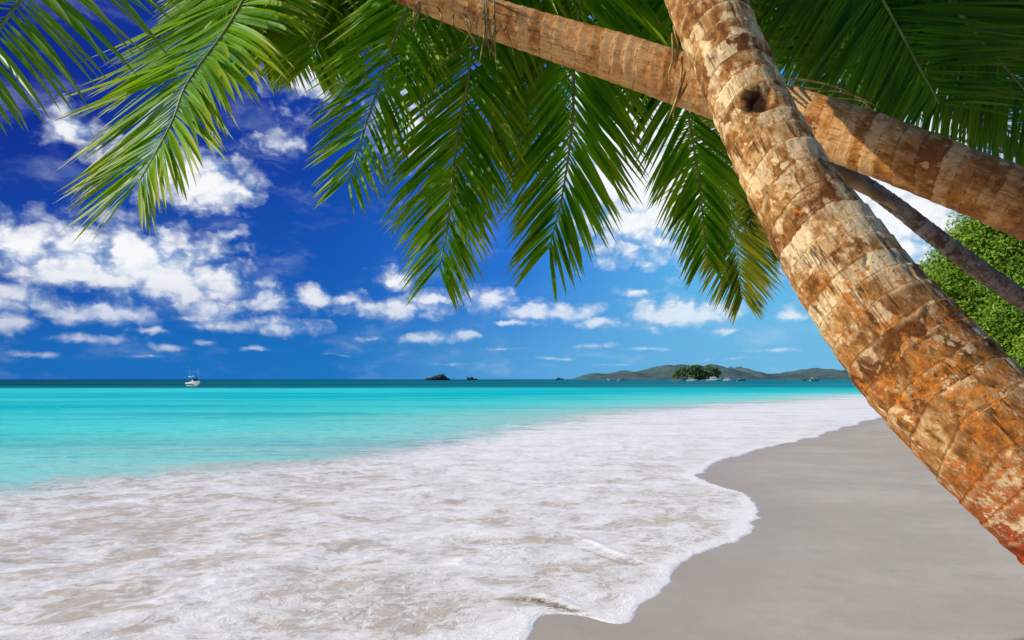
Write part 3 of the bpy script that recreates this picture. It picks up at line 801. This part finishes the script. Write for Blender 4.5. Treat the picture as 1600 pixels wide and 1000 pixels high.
frond(palmA, [CA, (1100, -230, 4.8), (1140, -60, 4.8), (1180, 40, 4.8), (1228, 160, 4.8)], (-.2, -1, .1), LEAF['dark'], 20, L=1.05, n=84, ang=(70, 42), droop=.12)
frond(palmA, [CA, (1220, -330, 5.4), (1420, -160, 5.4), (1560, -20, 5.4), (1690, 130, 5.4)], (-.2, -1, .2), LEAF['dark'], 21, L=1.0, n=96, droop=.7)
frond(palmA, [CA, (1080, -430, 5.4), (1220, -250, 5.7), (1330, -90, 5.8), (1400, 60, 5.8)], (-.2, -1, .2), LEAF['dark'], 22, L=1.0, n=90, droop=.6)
frond(palmA, [CA, (1060, -520, 4.6), (1240, -480, 3.8), (1420, -330, 3.2), (1600, -120, 2.9), (1700, 20, 2.8)], (-.2, -.3, 1), LEAF['bright'], 23, L=.62, n=80, droop=1.3)

ca = P(*CA)
def pix(w): return (800 + w[0] / w[1] * FOC, HOR - (w[2] - H) / w[1] * FOC, w[1])
for k, pts in list(enumerate([[(0.2, 3.9, 6.7), (-.8, 3.0, 6.2), (-1.7, 2.3, 5.3)], [(.0, 4.6, 6.8), (-1.2, 4.1, 6.5), (-2.3, 3.6, 5.8)], [(1.2, 3.9, 6.8), (1.3, 2.9, 6.4), (1.2, 2.2, 5.6)]]))[:1]:  # unseen overhead frond, added to throw dappled shade on the leaning trunk
    frond(palmA, [CA] + [pix(q) for q in pts], (-.1, -.2, 1), LEAF['green'], 60 + k, L=.8, n=80, droop=.8)
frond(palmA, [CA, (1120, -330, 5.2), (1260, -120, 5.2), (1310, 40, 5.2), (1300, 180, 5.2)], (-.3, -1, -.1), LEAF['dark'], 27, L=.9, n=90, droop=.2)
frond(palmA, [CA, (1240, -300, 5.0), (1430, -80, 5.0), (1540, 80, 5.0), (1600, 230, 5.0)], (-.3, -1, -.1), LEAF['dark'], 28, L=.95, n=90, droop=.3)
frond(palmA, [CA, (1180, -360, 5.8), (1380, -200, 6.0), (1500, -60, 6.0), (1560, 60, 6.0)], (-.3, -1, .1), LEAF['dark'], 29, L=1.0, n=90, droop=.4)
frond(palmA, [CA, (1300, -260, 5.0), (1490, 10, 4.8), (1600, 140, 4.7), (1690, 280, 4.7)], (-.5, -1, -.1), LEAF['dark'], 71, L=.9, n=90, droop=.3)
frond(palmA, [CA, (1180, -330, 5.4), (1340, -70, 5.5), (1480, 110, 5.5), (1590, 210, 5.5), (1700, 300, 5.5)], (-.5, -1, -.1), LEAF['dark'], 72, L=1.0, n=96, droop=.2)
# ---- palm 2: bent over nearly level, behind palm 1
baseB = Vector((7.0, 3.3, 0)); baseB.z = ground_z(7.0, 3.3) - .1
CB = (392, -240, 4.3)
palmB = empty('palm_tree', (baseB.x, baseB.y, baseB.z + .1), 'palm bent almost level whose reddish brown trunk passes behind the thick leaning one', 'palm tree')
ctrlB = [(baseB.x, baseB.y, baseB.z, .27), (6.2, 3.1, .75, .22), (4.9, 2.9, 1.45, .19), (3.5, 2.8, 2.02, .175), row(1760, 388, 2.85, 104), row(1600, 319, 2.95, 94), row(1450, 258, 3.1, 88), row(1300, 203, 3.28, 84), row(1150, 155, 3.45, 78), row(1000, 102, 3.55, 70),
         row(850, 55, 3.6, 60), row(720, 12, 3.63, 54), row(610, -38, 3.7, 55), row(490, -120, 3.9, 52), row(392, -240, 4.3, 46)]
v, f, a, LB = palm_trunk(ctrlB, 8, .07, .003, .005, na=112, step=.011, slant=.02, knots=[(P(1590, 345, 2.83), .03, .012, .0)])
matB = trunk_material('palm_bark_reddish', (.32, .11, .026), (.80, .36, .10), (.92, .58, .25), .05, (.2, 1.4), plates=.3, seed=3.7, light_amt=.5)
mesh_obj('trunk', v, f, matB, palmB, True, a, np.array(palmB.location))
frond(palmB, [CB, (440, -120, 4.0), (385, -6, 3.7), (338, 70, 3.55), (296, 124, 3.45), (276, 176, 3.4), (252, 224, 3.35), (224, 272, 3.3), (174, 360, 3.25)], (-.55, -1, .55), LEAF['bright'], 31, lmul=1.33, L=.72, n=88, ang=(70, 29), wid=.036, droop=.3, Ls=(.80, 1.06), lift=(.0, .0), drs=(DB, DA), Lprof=(.9, 1.05, .5))
frond(palmB, [CB, (260, -230, 3.6), (140, -130, 3.2), (40, -10, 2.95), (-30, 90, 2.8), (-80, 220, 2.7)], (.25, -1, .4), LEAF['pale'], 32, L=.74, n=46, ang=(72, 30), wid=.034, droop=.4)
frond(palmB, [CB, (470, -170, 4.6), (505, -60, 4.7), (500, 30, 4.8), (482, 130, 4.85)], (-.2, -1, .2), LEAF['bright'], 34, L=.70, n=84, droop=.7, ang=(60, 24))
frond(palmB, [CB, (420, -160, 4.9), (440, -60, 5.1), (425, 40, 5.2), (400, 130, 5.2)], (.1, -1, .3), LEAF['green'], 35, L=.66, n=80, droop=.7)
frond(palmB, [CB, (520, -210, 4.8), (600, -120, 5.0), (620, -20, 5.1), (600, 70, 5.2)], (.1, -1, .3), LEAF['green'], 36, L=.70, n=80, droop=.8)
frond(palmB, [CB, (500, -200, 4.5), (560, -110, 4.6), (575, -20, 4.7), (560, 50, 4.8)], (-.1, -1, .4), LEAF['green'], 30, L=.72, n=84, droop=.7)
frond(palmB, [CB, (410, -190, 4.6), (400, -110, 4.8), (340, -30, 4.9), (300, 40, 4.9)], (-.6, -1, .4), LEAF['bright'], 38, L=.72, n=80, droop=.3)
rs = np.random.RandomState(5)
sp = []
for k in range(9):
    x0 = 755 + rs.uniform(0, 30); sp.append([(x0, 6 + rs.uniform(-8, 30), 3.50), (x0 + rs.uniform(-6, 6), 55, 3.47), (x0 + rs.uniform(-14, 14), 85 + rs.uniform(-15, 25), 3.48)])
for k in range(12):
    x0 = 640 + rs.uniform(0, 180); y0 = 12 + (x0 - 640) * .28; sp.append([(x0, y0 - 14, 3.54), (x0 + rs.uniform(-12, 12), y0 + 8, 3.50), (x0 + rs.uniform(-16, 20), y0 + rs.uniform(10, 40), 3.52)])
strands(palmB, sp)
sp = []
for k in range(10):
    y0 = 60 + rs.uniform(0, 120); sp.append([(1065 - (y0 < 100) * 10 + rs.uniform(-6, 10), y0 - 40, 3.0), (1055 + rs.uniform(-8, 8), y0, 3.0), (1046 + rs.uniform(-10, 10), y0 + rs.uniform(10, 40), 3.02)])
for k in range(3):
    sp.append([(1215, 125 + 8 * k, 3.2), (1262, 126 + 12 * k, 3.4), (1310 + 20 * k, 138 + 10 * k, 3.4), (1375 - 12 * k, 168 + 3 * k, 3.4)])
strands(palmA, sp)

# ---- palm 3: slender stem farther back
baseC = Vector((12.5, 9.5, 0)); baseC.z = ground_z(12.5, 9.5) - .1
palmC = empty('palm_tree', (baseC.x, baseC.y, baseC.z + .1), 'slender grey palm stem slanting below the level trunk, in front of green bushes', 'palm tree')
ctrlC = [(baseC.x, baseC.y, baseC.z, .17), row(2050, 730, 8.6, 30), row(1800, 596, 8.2, 29), row(1600, 470, 8, 28), row(1480, 384, 8, 26), row(1400, 322, 8, 24), row(1340, 280, 8, 22), row(1280, 246, 8.05, 21), row(1225, 200, 8.1, 19), row(1190, 140, 8.2, 17)]
v, f, a, LC = palm_trunk(ctrlC, 14, .10, .006, .004, na=64, step=.02, slant=.01)
matC = trunk_material('palm_bark_grey', (.10, .06, .042), (.27, .17, .125), (.42, .32, .26), -.05, (0, 1), plates=.6, seed=8.1, light_amt=.4)
mesh_obj('trunk', v, f, matC, palmC, True, a, np.array(palmC.location))
CC = (1190, 140, 8.2)
frond(palmC, [CC, (1150, 160, 7.9), (1135, 250, 7.7), (1150, 380, 7.5), (1166, 508, 7.4)], (-.3, -1, .1), LEAF['yellow'], 41, L=.74, n=96, ang=(60, 18))
frond(palmC, [CC, (1190, 200, 7.8), (1195, 300, 7.6), (1195, 420, 7.5)], (.1, -1, .1), LEAF['yellow'], 42, L=.6, n=84)
frond(palmC, [CC, (1250, 70, 8.2), (1330, 60, 8.2), (1390, 110, 8.2), (1420, 190, 8.2)], (-.1, -1, .5), LEAF['green'], 43, L=.85, n=84)
frond(palmC, [CC, (1210, 40, 8.4), (1280, -30, 8.5), (1370, -10, 8.5), (1440, 90, 8.5)], (-.1, -1, .5), LEAF['green'], 44, L=.85, n=84)
frond(palmC, [CC, (1150, 60, 8.3), (1090, 20, 8.4), (1040, 60, 8.4), (1010, 150, 8.4)], (.1, -1, .5), LEAF['dark'], 45, L=.7, n=84)
# the dry sheath under its crown
v, f = tube(catmull([P(1292, 250, 7.9), P(1330, 280, 7.88), P(1372, 306, 7.86), P(1402, 326, 7.86)], 20), np.interp(np.linspace(0, 1, 20), [0, .3, 1], [.10, .09, .03]), 12)
mesh_obj('dry_sheath', v, f, plain_mat('dry_sheath', (.30, .18, .08), .7, .3, .4, 5), palmC, True, None, np.array(palmC.location))

# ------------------------------------------------------------------ broadleaf trees behind the beach
def foliage_material(name, dark, mid, light):
    m, nt, out = new_mat(name)
    rnd = nt.attr('rnd'); cl = nt.attr('clump')
    k = nt.math('ADD', nt.math('MULTIPLY', rnd, .55), nt.math('MULTIPLY', cl, .5))
    col = nt.ramp(k, [(0, dark), (.5, mid), (1, light)])
    p = nt.node('ShaderNodeBsdfPrincipled'); nt.put(p.inputs['Base Color'], col); p.inputs['Roughness'].default_value = .5; p.inputs['Specular IOR Level'].default_value = .3
    t = nt.node('ShaderNodeBsdfTranslucent'); nt.put(t.inputs['Color'], nt.mix(.5, col, (.25, .38, .01)))
    mx = nt.node('ShaderNodeMixShader'); mx.inputs[0].default_value = .3
    nt.l.new(p.outputs[0], mx.inputs[1]); nt.l.new(t.outputs[0], mx.inputs[2]); nt.l.new(mx.outputs[0], out.inputs[0])
    return m
FOL = foliage_material('bush_leaves', (.025, .085, .005), (.14, .28, .010), (.33, .45, .03))
FOL2 = foliage_material('tree_leaves', (.015, .06, .008), (.05, .15, .012), (.13, .27, .02))
BARK = plain_mat('tree_bark', (.16, .10, .065), .85, .2, .4, 5)

def leaf_cloud(centers, rads, per, size, seed):
    rng = np.random.RandomState(seed)
    VV = []; rn = []; clp = []
    for (c, r) in zip(centers, rads):
        n = per
        dirs = rng.normal(size=(n, 3)); dirs /= np.linalg.norm(dirs, axis=1)[:, None]
        rr = r * rng.uniform(.25, 1, n) ** .5
        pos = np.array(c) + dirs * rr[:, None] * np.array([1, 1, .8])
        nr = dirs * .7 + np.array([-.35, -.25, .6]) + rng.normal(0, .55, (n, 3)); nr /= np.linalg.norm(nr, axis=1)[:, None]
        ax = np.cross(nr, rng.normal(size=(n, 3))); ax /= np.linalg.norm(ax, axis=1)[:, None]
        bx = np.cross(nr, ax)
        sz = size * rng.uniform(.6, 1.3, n)[:, None]
        q = np.stack([pos - ax * sz, pos + bx * sz * .42 + nr * sz * .12, pos + ax * sz, pos - bx * sz * .42 + nr * sz * .12], 1)
        VV.append(q.reshape(-1, 3)); rn.append(np.repeat(rng.rand(n), 4)); clp.append(np.full(4 * n, rng.rand()))
    V = np.vstack(VV); F = np.arange(len(V)).reshape(-1, 4)
    return V, F, {'rnd': np.concatenate(rn), 'clump': np.concatenate(clp)}

def broadleaf(name, base, cc, R, nclump, per, size, seed, label, mat=FOL, cat='tree', group=None, clump_r=.3):
    rng = np.random.RandomState(seed)
    t = empty(name, base, label, cat, group)
    off = np.array(base)
    cc = np.array(cc); R = np.array(R)
    cen = []; rad = []
    for k in range(nclump):
        dd = rng.normal(size=3); dd /= np.linalg.norm(dd)
        if dd[2] < -.8: dd[2] *= -.5
        cen.append(cc + dd * R * rng.uniform(.55, 1.0)); rad.append(R.mean() * clump_r * rng.uniform(.6, 1.35))
    v, f, a = leaf_cloud(cen, rad, per, size, seed + 1)
    mesh_obj('crown', v, f, mat, t, False, a, off)
    b = np.array(base); mid = b * .45 + cc * .55 + rng.normal(0, .1, 3); top = cc
    h = np.linalg.norm(cc - b)
    pth = catmull([b, b * .75 + cc * .25 + rng.normal(0, .06, 3), mid, top], 24)
    V, F_ = tube(pth, np.interp(np.linspace(0, 1, 24), [0, .15, 1], [min(.13, h * .03), min(.1, h * .022), .04]), 10)
    Vs = [V]; Fs = [F_]; n0 = len(V)
    for k in range(0, nclump, max(1, nclump // 9)):
        s0 = pth[rng.randint(9, 20)]
        q = catmull([s0, s0 * .5 + cen[k] * .5 + np.array([0, 0, .1 * R[2]]), cen[k]], 10)
        V2, F2 = tube(q, np.linspace(.045, .012, 10), 6)
        Vs.append(V2); Fs.append(F2 + n0); n0 += len(V2)
    mesh_obj('trunk', np.vstack(Vs), np.vstack(Fs), BARK, t, True, None, off)
    return t

def tree_at(px, py, dd, rpx, seed, label, nclump=46, per=150, size=.085, mat=FOL, basepx=None, squash=.85, name='broadleaf_tree', group=None, clump_r=.3):
    c = P(px, py, dd); r = rpx * dd / FOC
    if mat is FOL: c.z -= .35 * r; squash = 1.2; nclump = int(nclump * 1.35)
    b = P(basepx if basepx else px, 600, dd + .4); b.z = ground_z(b.x, b.y) - .05
    return broadleaf(name, b, c, (r, r, r * squash), nclump, per, size, seed, label, mat, 'tree', group, clump_r)

tree_at(1545, 405, 17, 92, 51, 'round green bushy tree whose top meets the underside of the level palm trunk', 95, 330, .055)
tree_at(1500, 470, 18.5, 88, 52, 'green bushy tree tucked lowest behind the thick palm trunk, its left edge against the sky', 95, 330, .055)
tree_at(1630, 470, 15.5, 100, 53, 'bright green bushy tree cut by the right edge of the picture behind the slender stem', 95, 330, .055)
tree_at(1590, 560, 16.5, 86, 54, 'lowest green bush at the right edge just above the thick palm trunk', 90, 300, .055)
tree_at(1660, 350, 20, 110, 55, 'tall green tree at the right edge rising behind the level palm trunk', 90, 300, .06)
tree_at(1385, 120, 15, 105, 57, 'pale green tree crown glimpsed between dark palm fronds at upper right', 40, 90, .10, FOL2, 2300, .9, clump_r=.26)
tree_at(1470, 60, 18, 120, 58, 'leafy tree crown behind the dark palm fronds at the top right corner', 40, 90, .11, FOL2, 2300, .9, clump_r=.26)

rsb = np.random.RandomState(90)
for k, (sx, sy) in enumerate([(11.0, 14.4), (12.4, 15.6), (13.8, 14.2), (15.2, 15.4), (12.0, 17.4), (14.6, 17.6), (16.8, 16.4)]):
    gz = ground_z(sx, sy); rr_ = rsb.uniform(.75, 1.1)
    broadleaf('shrub', (sx, sy, gz - .03), (sx, sy, gz + rr_ * .75), (rr_ * 1.15, rr_ * 1.15, rr_ * .85), 34, 230, .06, 91 + k, 'low green shrub at the foot of the bushy trees behind the palm stems', FOL, 'shrub', 'shrubs under the bushy trees', .3)
# ------------------------------------------------------------------ distant land
def hill_range(name, prof, dist, depth, mat, label, seed, kind='structure', cat=None):
    """prof: px, py of the ridge seen from the beach"""
    pp = np.array(prof, float)
    n = 260; m = 26
    px = np.linspace(pp[0, 0], pp[-1, 0], n)
    py = np.interp(px, pp[:, 0], pp[:, 1])
    hgt = (HOR - py) / FOC * dist
    xs = (px - 800) / FOC * dist
    t = np.linspace(0, 1, m)
    Xg = np.repeat(xs[None], m, 0); Tg = np.repeat(t[:, None], n, 1)
    rel = np.sin(np.pi * np.clip(Tg, 0, 1)) ** .8
    Yg = dist + (Tg - .5) * depth
    Hm = hgt.max()
    rough = fbm(Xg / Hm * 1.3, Yg / Hm * 1.3, seed=seed, octv=5)
    Zg = hgt[None] * rel * (1 + .22 * rough * (1 - np.abs(2 * Tg - 1))) + .03 * Hm * fbm(Xg / Hm * 9, Yg / Hm * 9, seed=seed + 3, octv=3) * rel - .02 * Hm
    idx = np.arange(n * m).reshape(m, n)
    F = np.stack([idx[:-1, :-1], idx[:-1, 1:], idx[1:, 1:], idx[1:, :-1]], -1).reshape(-1, 4)
    o = mesh_obj(name, np.stack([Xg, Yg, Zg], -1).reshape(-1, 3), F, mat, smooth=True)
    return tag(o, label, cat, kind=kind)

def hill_mat(name, a, b, scale):
    m, nt, out = new_mat(name)
    c = objco(nt)
    n = nt.noise(c, scale, 7, .65)
    col = nt.mix(nt.step(n, .35, .65), a, b)
    principled(nt, out, col, .95, .05, nt.bump(nt.noise(c, scale * 3, 5, .7), 1., 4))
    return m
hill_range('distant_hills', [(898, 592.5), (906, 588), (925, 582.5), (945, 583), (958, 581), (975, 578), (990, 581), (1010, 577), (1035, 570.5), (1058, 570), (1075, 568), (1092, 571), (1108, 569), (1125, 573), (1136, 578), (1146, 572.5), (1160, 578), (1180, 583),
            (1200, 582.5), (1218, 584), (1232, 582), (1250, 578.5), (1275, 574.5), (1292, 578), (1310, 578), (1330, 581), (1400, 575), (1500, 570), (1600, 580)], 3200, 900,
           hill_mat('hazy_hill', (.06, .115, .13), (.11, .165, .13), .016), 'low hazy grey green hills along the horizon', 61)
hill_range('islet_ground', [(1048, 592.6), (1053, 590.5), (1062, 589), (1090, 587), (1110, 588), (1122, 590), (1128, 592.6)], 760, 40,
           hill_mat('islet_rock', (.16, .13, .09), (.30, .26, .2), .2), 'low rocky shore of the wooded islet', 63)
# wood on the islet
rng = np.random.RandomState(9)
cen = []; rad = []
for k in range(230):
    px = rng.uniform(1051, 1125)
    top = np.interp(px, [1050, 1056, 1066, 1080, 1100, 1115, 1124, 1127], [587, 576, 571.5, 569.5, 569.5, 571.5, 576, 588])
    py = rng.uniform(top + 2, 589)
    d_ = 755 + rng.uniform(-12, 12)
    q = P(px, py, d_); cen.append(q); rad.append(rng.uniform(1.1, 2.6))
v, f, a = leaf_cloud(cen, rad, 110, .6, 10)
wood = mesh_obj('islet_wood', v, f, foliage_material('islet_leaves', (.08, .145, .055), (.14, .22, .065), (.21, .30, .08)), None, False, a)
tag(wood, 'clump of bright green woodland covering the small islet before the hills', 'woodland', kind='stuff')

ROCK = plain_mat('dark_rock', (.045, .05, .06), .9, .2, .5, .15)
SCRUB = foliage_material('islet_scrub', (.012, .03, .028), (.02, .045, .04), (.035, .065, .05))
def rock_islet(parts, dist, label, scrub):
    b = P(sum(p[0] for p in parts) / len(parts), HOR, dist); b.z = 0
    t = empty('rocky_islet', b, label, 'islet')
    off = np.array(b)
    for k, (px, py, rx, ry) in enumerate(parts):
        c = P(px, py, dist); n = 26; m = 16
        th, ph = np.meshgrid(np.linspace(0, 2 * np.pi, n, endpoint=False), np.linspace(0, np.pi, m))
        dx, dy, dz = np.cos(th) * np.sin(ph), np.sin(th) * np.sin(ph), np.cos(ph)
        r = 1 + .32 * fbm(dx * 2 + k * 7, dy * 2, dz * 2, seed=70 + k, octv=4)
        sx, sz = rx * dist / FOC, ry * dist / FOC
        W = np.stack([c.x + dx * r * sx, c.y + dy * r * sx, c.z + dz * r * sz], -1).reshape(-1, 3)
        idx = np.arange(n * m).reshape(m, n); nx = np.roll(idx, -1, 1)
        F = np.stack([idx[:-1], idx[1:], nx[1:], nx[:-1]], -1).reshape(-1, 4)
        mesh_obj('boulder', W, F, ROCK, t, True, None, off)
    cs = []; rs_ = []
    rg = np.random.RandomState(71)
    for (px, py, r) in scrub:
        for j in range(6):
            cs.append(P(px + rg.normal(0, r * .5), py + rg.normal(0, r * .4), dist)); rs_.append(r * .55 * dist / FOC)
    v, f, a = leaf_cloud(cs, rs_, 60, .5 * dist / 1000, 72)
    mesh_obj('scrub', v, f, SCRUB, t, False, a, off)
rock_islet([(672, 592.5, 8, 2.2), (680, 591.5, 8, 3.6), (688, 590.5, 7, 5), (694, 592, 6, 4), (699, 593, 4, 2)], 1100, 'dark rocky islet with one round tree on the horizon, the larger of two', [(692.5, 586.5, 4), (686, 587, 2.2), (680, 588.5, 2)])
rock_islet([(731.5, 592.3, 2, 3), (737, 592, 3.4, 3), (742, 593, 3.5, 1.8)], 1100, 'small dark rock on the horizon, the smaller of two', [(736.5, 590.3, 1.6)])

# ------------------------------------------------------------------ boats
WHITE = plain_mat('white_paint', (.80, .80, .79), .35, .5, .06, 1)
GREYP = plain_mat('grey_paint', (.35, .38, .40), .4, .5, .1, 1)
BLACK = plain_mat('black_engine', (.03, .03, .035), .35, .5, .2, 2)
GLASS = plain_mat('dark_window', (.03, .05, .06), .1, .6, .2, 1)
ORANGE = plain_mat('orange_paint', (.55, .16, .05), .45, .4, .15, 1)
TEAL = plain_mat('teal_paint', (.10, .30, .34), .45, .4, .15, 1)
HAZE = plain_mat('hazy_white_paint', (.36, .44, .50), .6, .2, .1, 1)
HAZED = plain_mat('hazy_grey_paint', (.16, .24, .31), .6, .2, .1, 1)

def hull_mesh(L, W, Hh, bow=1.35):
    st = []; n = 15
    for i in range(n):
        t = i / (n - 1)
        hw = W / 2 * (1 - max(0, (t - .45) / .55) ** 2.2) * (.93 + .07 * min(1, t / .2)) + .01
        zt = Hh * (1 + (bow - 1) * t ** 2); zk = -.18 * Hh + .5 * Hh * max(0, (t - .8) / .2) ** 2
        x = -L / 2 + L * t + .06 * L * t ** 2
        st.append([(x - .05 * L * t ** 3, 0, zk), (x - .02 * L * t, hw * .72, zk + .25 * Hh), (x, hw, zt * .62), (x, hw * 1.05, zt), (x, hw * .86, zt), (x, hw * .8, zt * .72)])
    V = []; F = []
    k = 6
    for s in st:
        V += s + [(x, -y, z) for (x, y, z) in s[::-1]]
    m = 2 * k
    for i in range(n - 1):
        for j in range(m - 1):
            F.append((i * m + j, (i + 1) * m + j, (i + 1) * m + j + 1, i * m + j + 1))
    F.append(tuple(range(m - 1, -1, -1)))
    return V, F

def box(x0, x1, y0, y1, z0, z1, slope=0., bev=.0):
    V = [(x0, y0, z0), (x1, y0, z0), (x1, y1, z0), (x0, y1, z0), (x0 + slope * .3, y0 + bev, z1), (x1 - slope, y0 + bev, z1), (x1 - slope, y1 - bev, z1), (x0 + slope * .3, y1 - bev, z1)]
    F = [(3, 2, 1, 0), (4, 5, 6, 7), (0, 1, 5, 4), (1, 2, 6, 5), (2, 3, 7, 6), (3, 0, 4, 7)]
    return V, F
def join(*ms):
    V = []; F = []
    for v, f in ms:
        n = len(V); V += list(map(tuple, v)); F += [tuple(int(i) + n for i in q) for q in f]
    return V, F
def rod(a, b, r, k=6):
    v, f = tube([Vector(a).lerp(Vector(b), t) for t in (0, .5, 1)], [r, r, r], k)
    return v, f

def fishing_boat(loc, rz, label, s=1.):
    t = empty('motor_boat', loc, label, 'boat'); t.rotation_euler.z = rz; t.scale = (s, s, s)
    mesh_obj('hull', *hull_mesh(5.6, 2.2, .95, 1.4), WHITE, t, False)
    mesh_obj('console', *join(box(-.5, .6, -.5, .5, .4, 1.55, .25, .06), box(-1.4, -.85, -.45, .45, .4, 1.2)), WHITE, t, False)
    mesh_obj('windscreen', *box(.42, .55, -.46, .46, 1.3, 1.85, .1), GLASS, t, False)
    mesh_obj('hardtop', *join(box(-1.3, .95, -1.0, 1.0, 2.2, 2.3, .1, .05), box(-.5, .3, -.35, .35, 2.302, 2.42, .1, .05)), WHITE, t, False)
    for (x, y) in ((-1.1, .8), (-1.1, -.8), (.6, .62), (.6, -.62)):
        mesh_obj('post', *rod((x, y, .6), (x * .98, y, 2.22), .035), GREYP, t)
    for y in (.95, -.95):
        mesh_obj('outrigger', *rod((-.4, y, 2.25), (-.6, y * 1.05, 4.8), .014), WHITE, t)
    for y in (.42, -.42):
        e = mesh_obj('outboard_engine', *join(box(-3.45, -2.85, y - .2, y + .2, .55, 1.25, .1, .05), box(-3.2, -2.95, y - .09, y + .09, -.3, .56)), BLACK, t, False)
    mesh_obj('stripe', *box(-2.74, 1.2, -1.158, 1.158, .50, .60), BLACK, t, False)
    return t
Yb = H * FOC / (604.2 - HOR)
fishing_boat(((304 - 800) / FOC * Yb, Yb, .02), math.radians(-46), 'white sports fishing boat with hardtop and two tall rods, alone on the left')

def small_boat(px, wl, wpx, label, kind, rz=0., mats=(WHITE, WHITE), mast=False, group='boats moored off the islet'):
    dd = H * FOC / (wl - HOR)
    Lm = wpx * dd / FOC
    t = empty('moored_boat', ((px - 800) / FOC * dd, dd, .0), label, 'boat', group)
    s = Lm / 6.
    t.scale = (s, s, s); t.rotation_euler.z = rz
    mesh_obj('hull', *hull_mesh(6, 2.1, .85, 1.5), mats[0], t, False)
    if kind == 'cabin':
        mesh_obj('cabin', *box(-1.6, 1.1, -.8, .8, .5, 1.75, .5, .1), mats[1], t, False)
        mesh_obj('window', *box(-1.3, .75, -.83, .83, 1.15, 1.5, .12, .03), GLASS, t, False)
    elif kind == 'canopy':
        mesh_obj('canopy', *box(-1.9, 1.2, -.95, .95, 1.75, 1.9, .15, .05), mats[1], t, False)
        for (x, y) in ((-1.7, .8), (-1.7, -.8), (1., .7), (1., -.7)):
            mesh_obj('post', *rod((x, y, .5), (x, y, 1.77), .06), GREYP, t)
        mesh_obj('console', *box(-.4, .5, -.4, .4, .4, 1.3, .2, .05), mats[1], t, False)
    else:
        mesh_obj('bench', *box(-1.5, -1.1, -.8, .8, .5, .68), mats[1], t, False); mesh_obj('bench', *box(.3, .7, -.8, .8, .5, .68), mats[1], t, False)
        mesh_obj('outboard_engine', *join(box(-3.4, -2.95, -.18, .18, .5, 1.2, .1, .04), box(-3.2, -3.0, -.08, .08, -.2, .52)), BLACK, t, False)
    if mast:
        for x in ((-1.2, .9) if mast == 2 else (-.2,)):
            mesh_obj('mast', *rod((x, 0, .6), (x, 0, 4.2), .09), mats[1], t)
    return t
small_boat(1116, 595.9, 24, 'largest white cabin boat in front of the right end of the wooded islet', 'cabin', -.4)
small_boat(1081, 595.6, 16, 'white boat with low canopy, right one of the pair before the middle of the islet', 'canopy', -.5)
small_boat(1067, 595.4, 14, 'white open boat, left one of the pair before the middle of the islet', 'open', 3.6)
small_boat(1137, 595.3, 15, 'white boat under a canopy just right of the islet', 'canopy', -.5)
small_boat(1158, 595.4, 13, 'teal open boat right of the white ones near the islet', 'canopy', .1, (TEAL, GREYP))
small_boat(1273, 595.2, 15, 'grey boat with white roof before the far hills close to the palm trunk', 'canopy', .1, (GREYP, WHITE), group='boats off the far hills')
small_boat(1256, 595.2, 9, 'dark little open boat left of the grey one near the palm trunk', 'open', .4, (HAZED, BLACK), group='boats off the far hills')
small_boat(972, 594.8, 12, 'orange and white boat with a short mast left of the islet', 'cabin', .1, (WHITE, ORANGE), 1, 'boats off the far hills')
small_boat(955, 594.6, 11, 'low white boat left of the orange one', 'open', 3.2, group='boats off the far hills')
small_boat(873, 593.8, 13, 'pale hazy ship with two masts left of the hills on the horizon', 'cabin', .05, (HAZE, HAZE), 2, 'boats off the far hills')
small_boat(1224, 594.4, 7, 'tiny white sailing boat under the saddle of the far hills', 'open', .0, (WHITE, HAZE), 1, 'boats off the far hills')
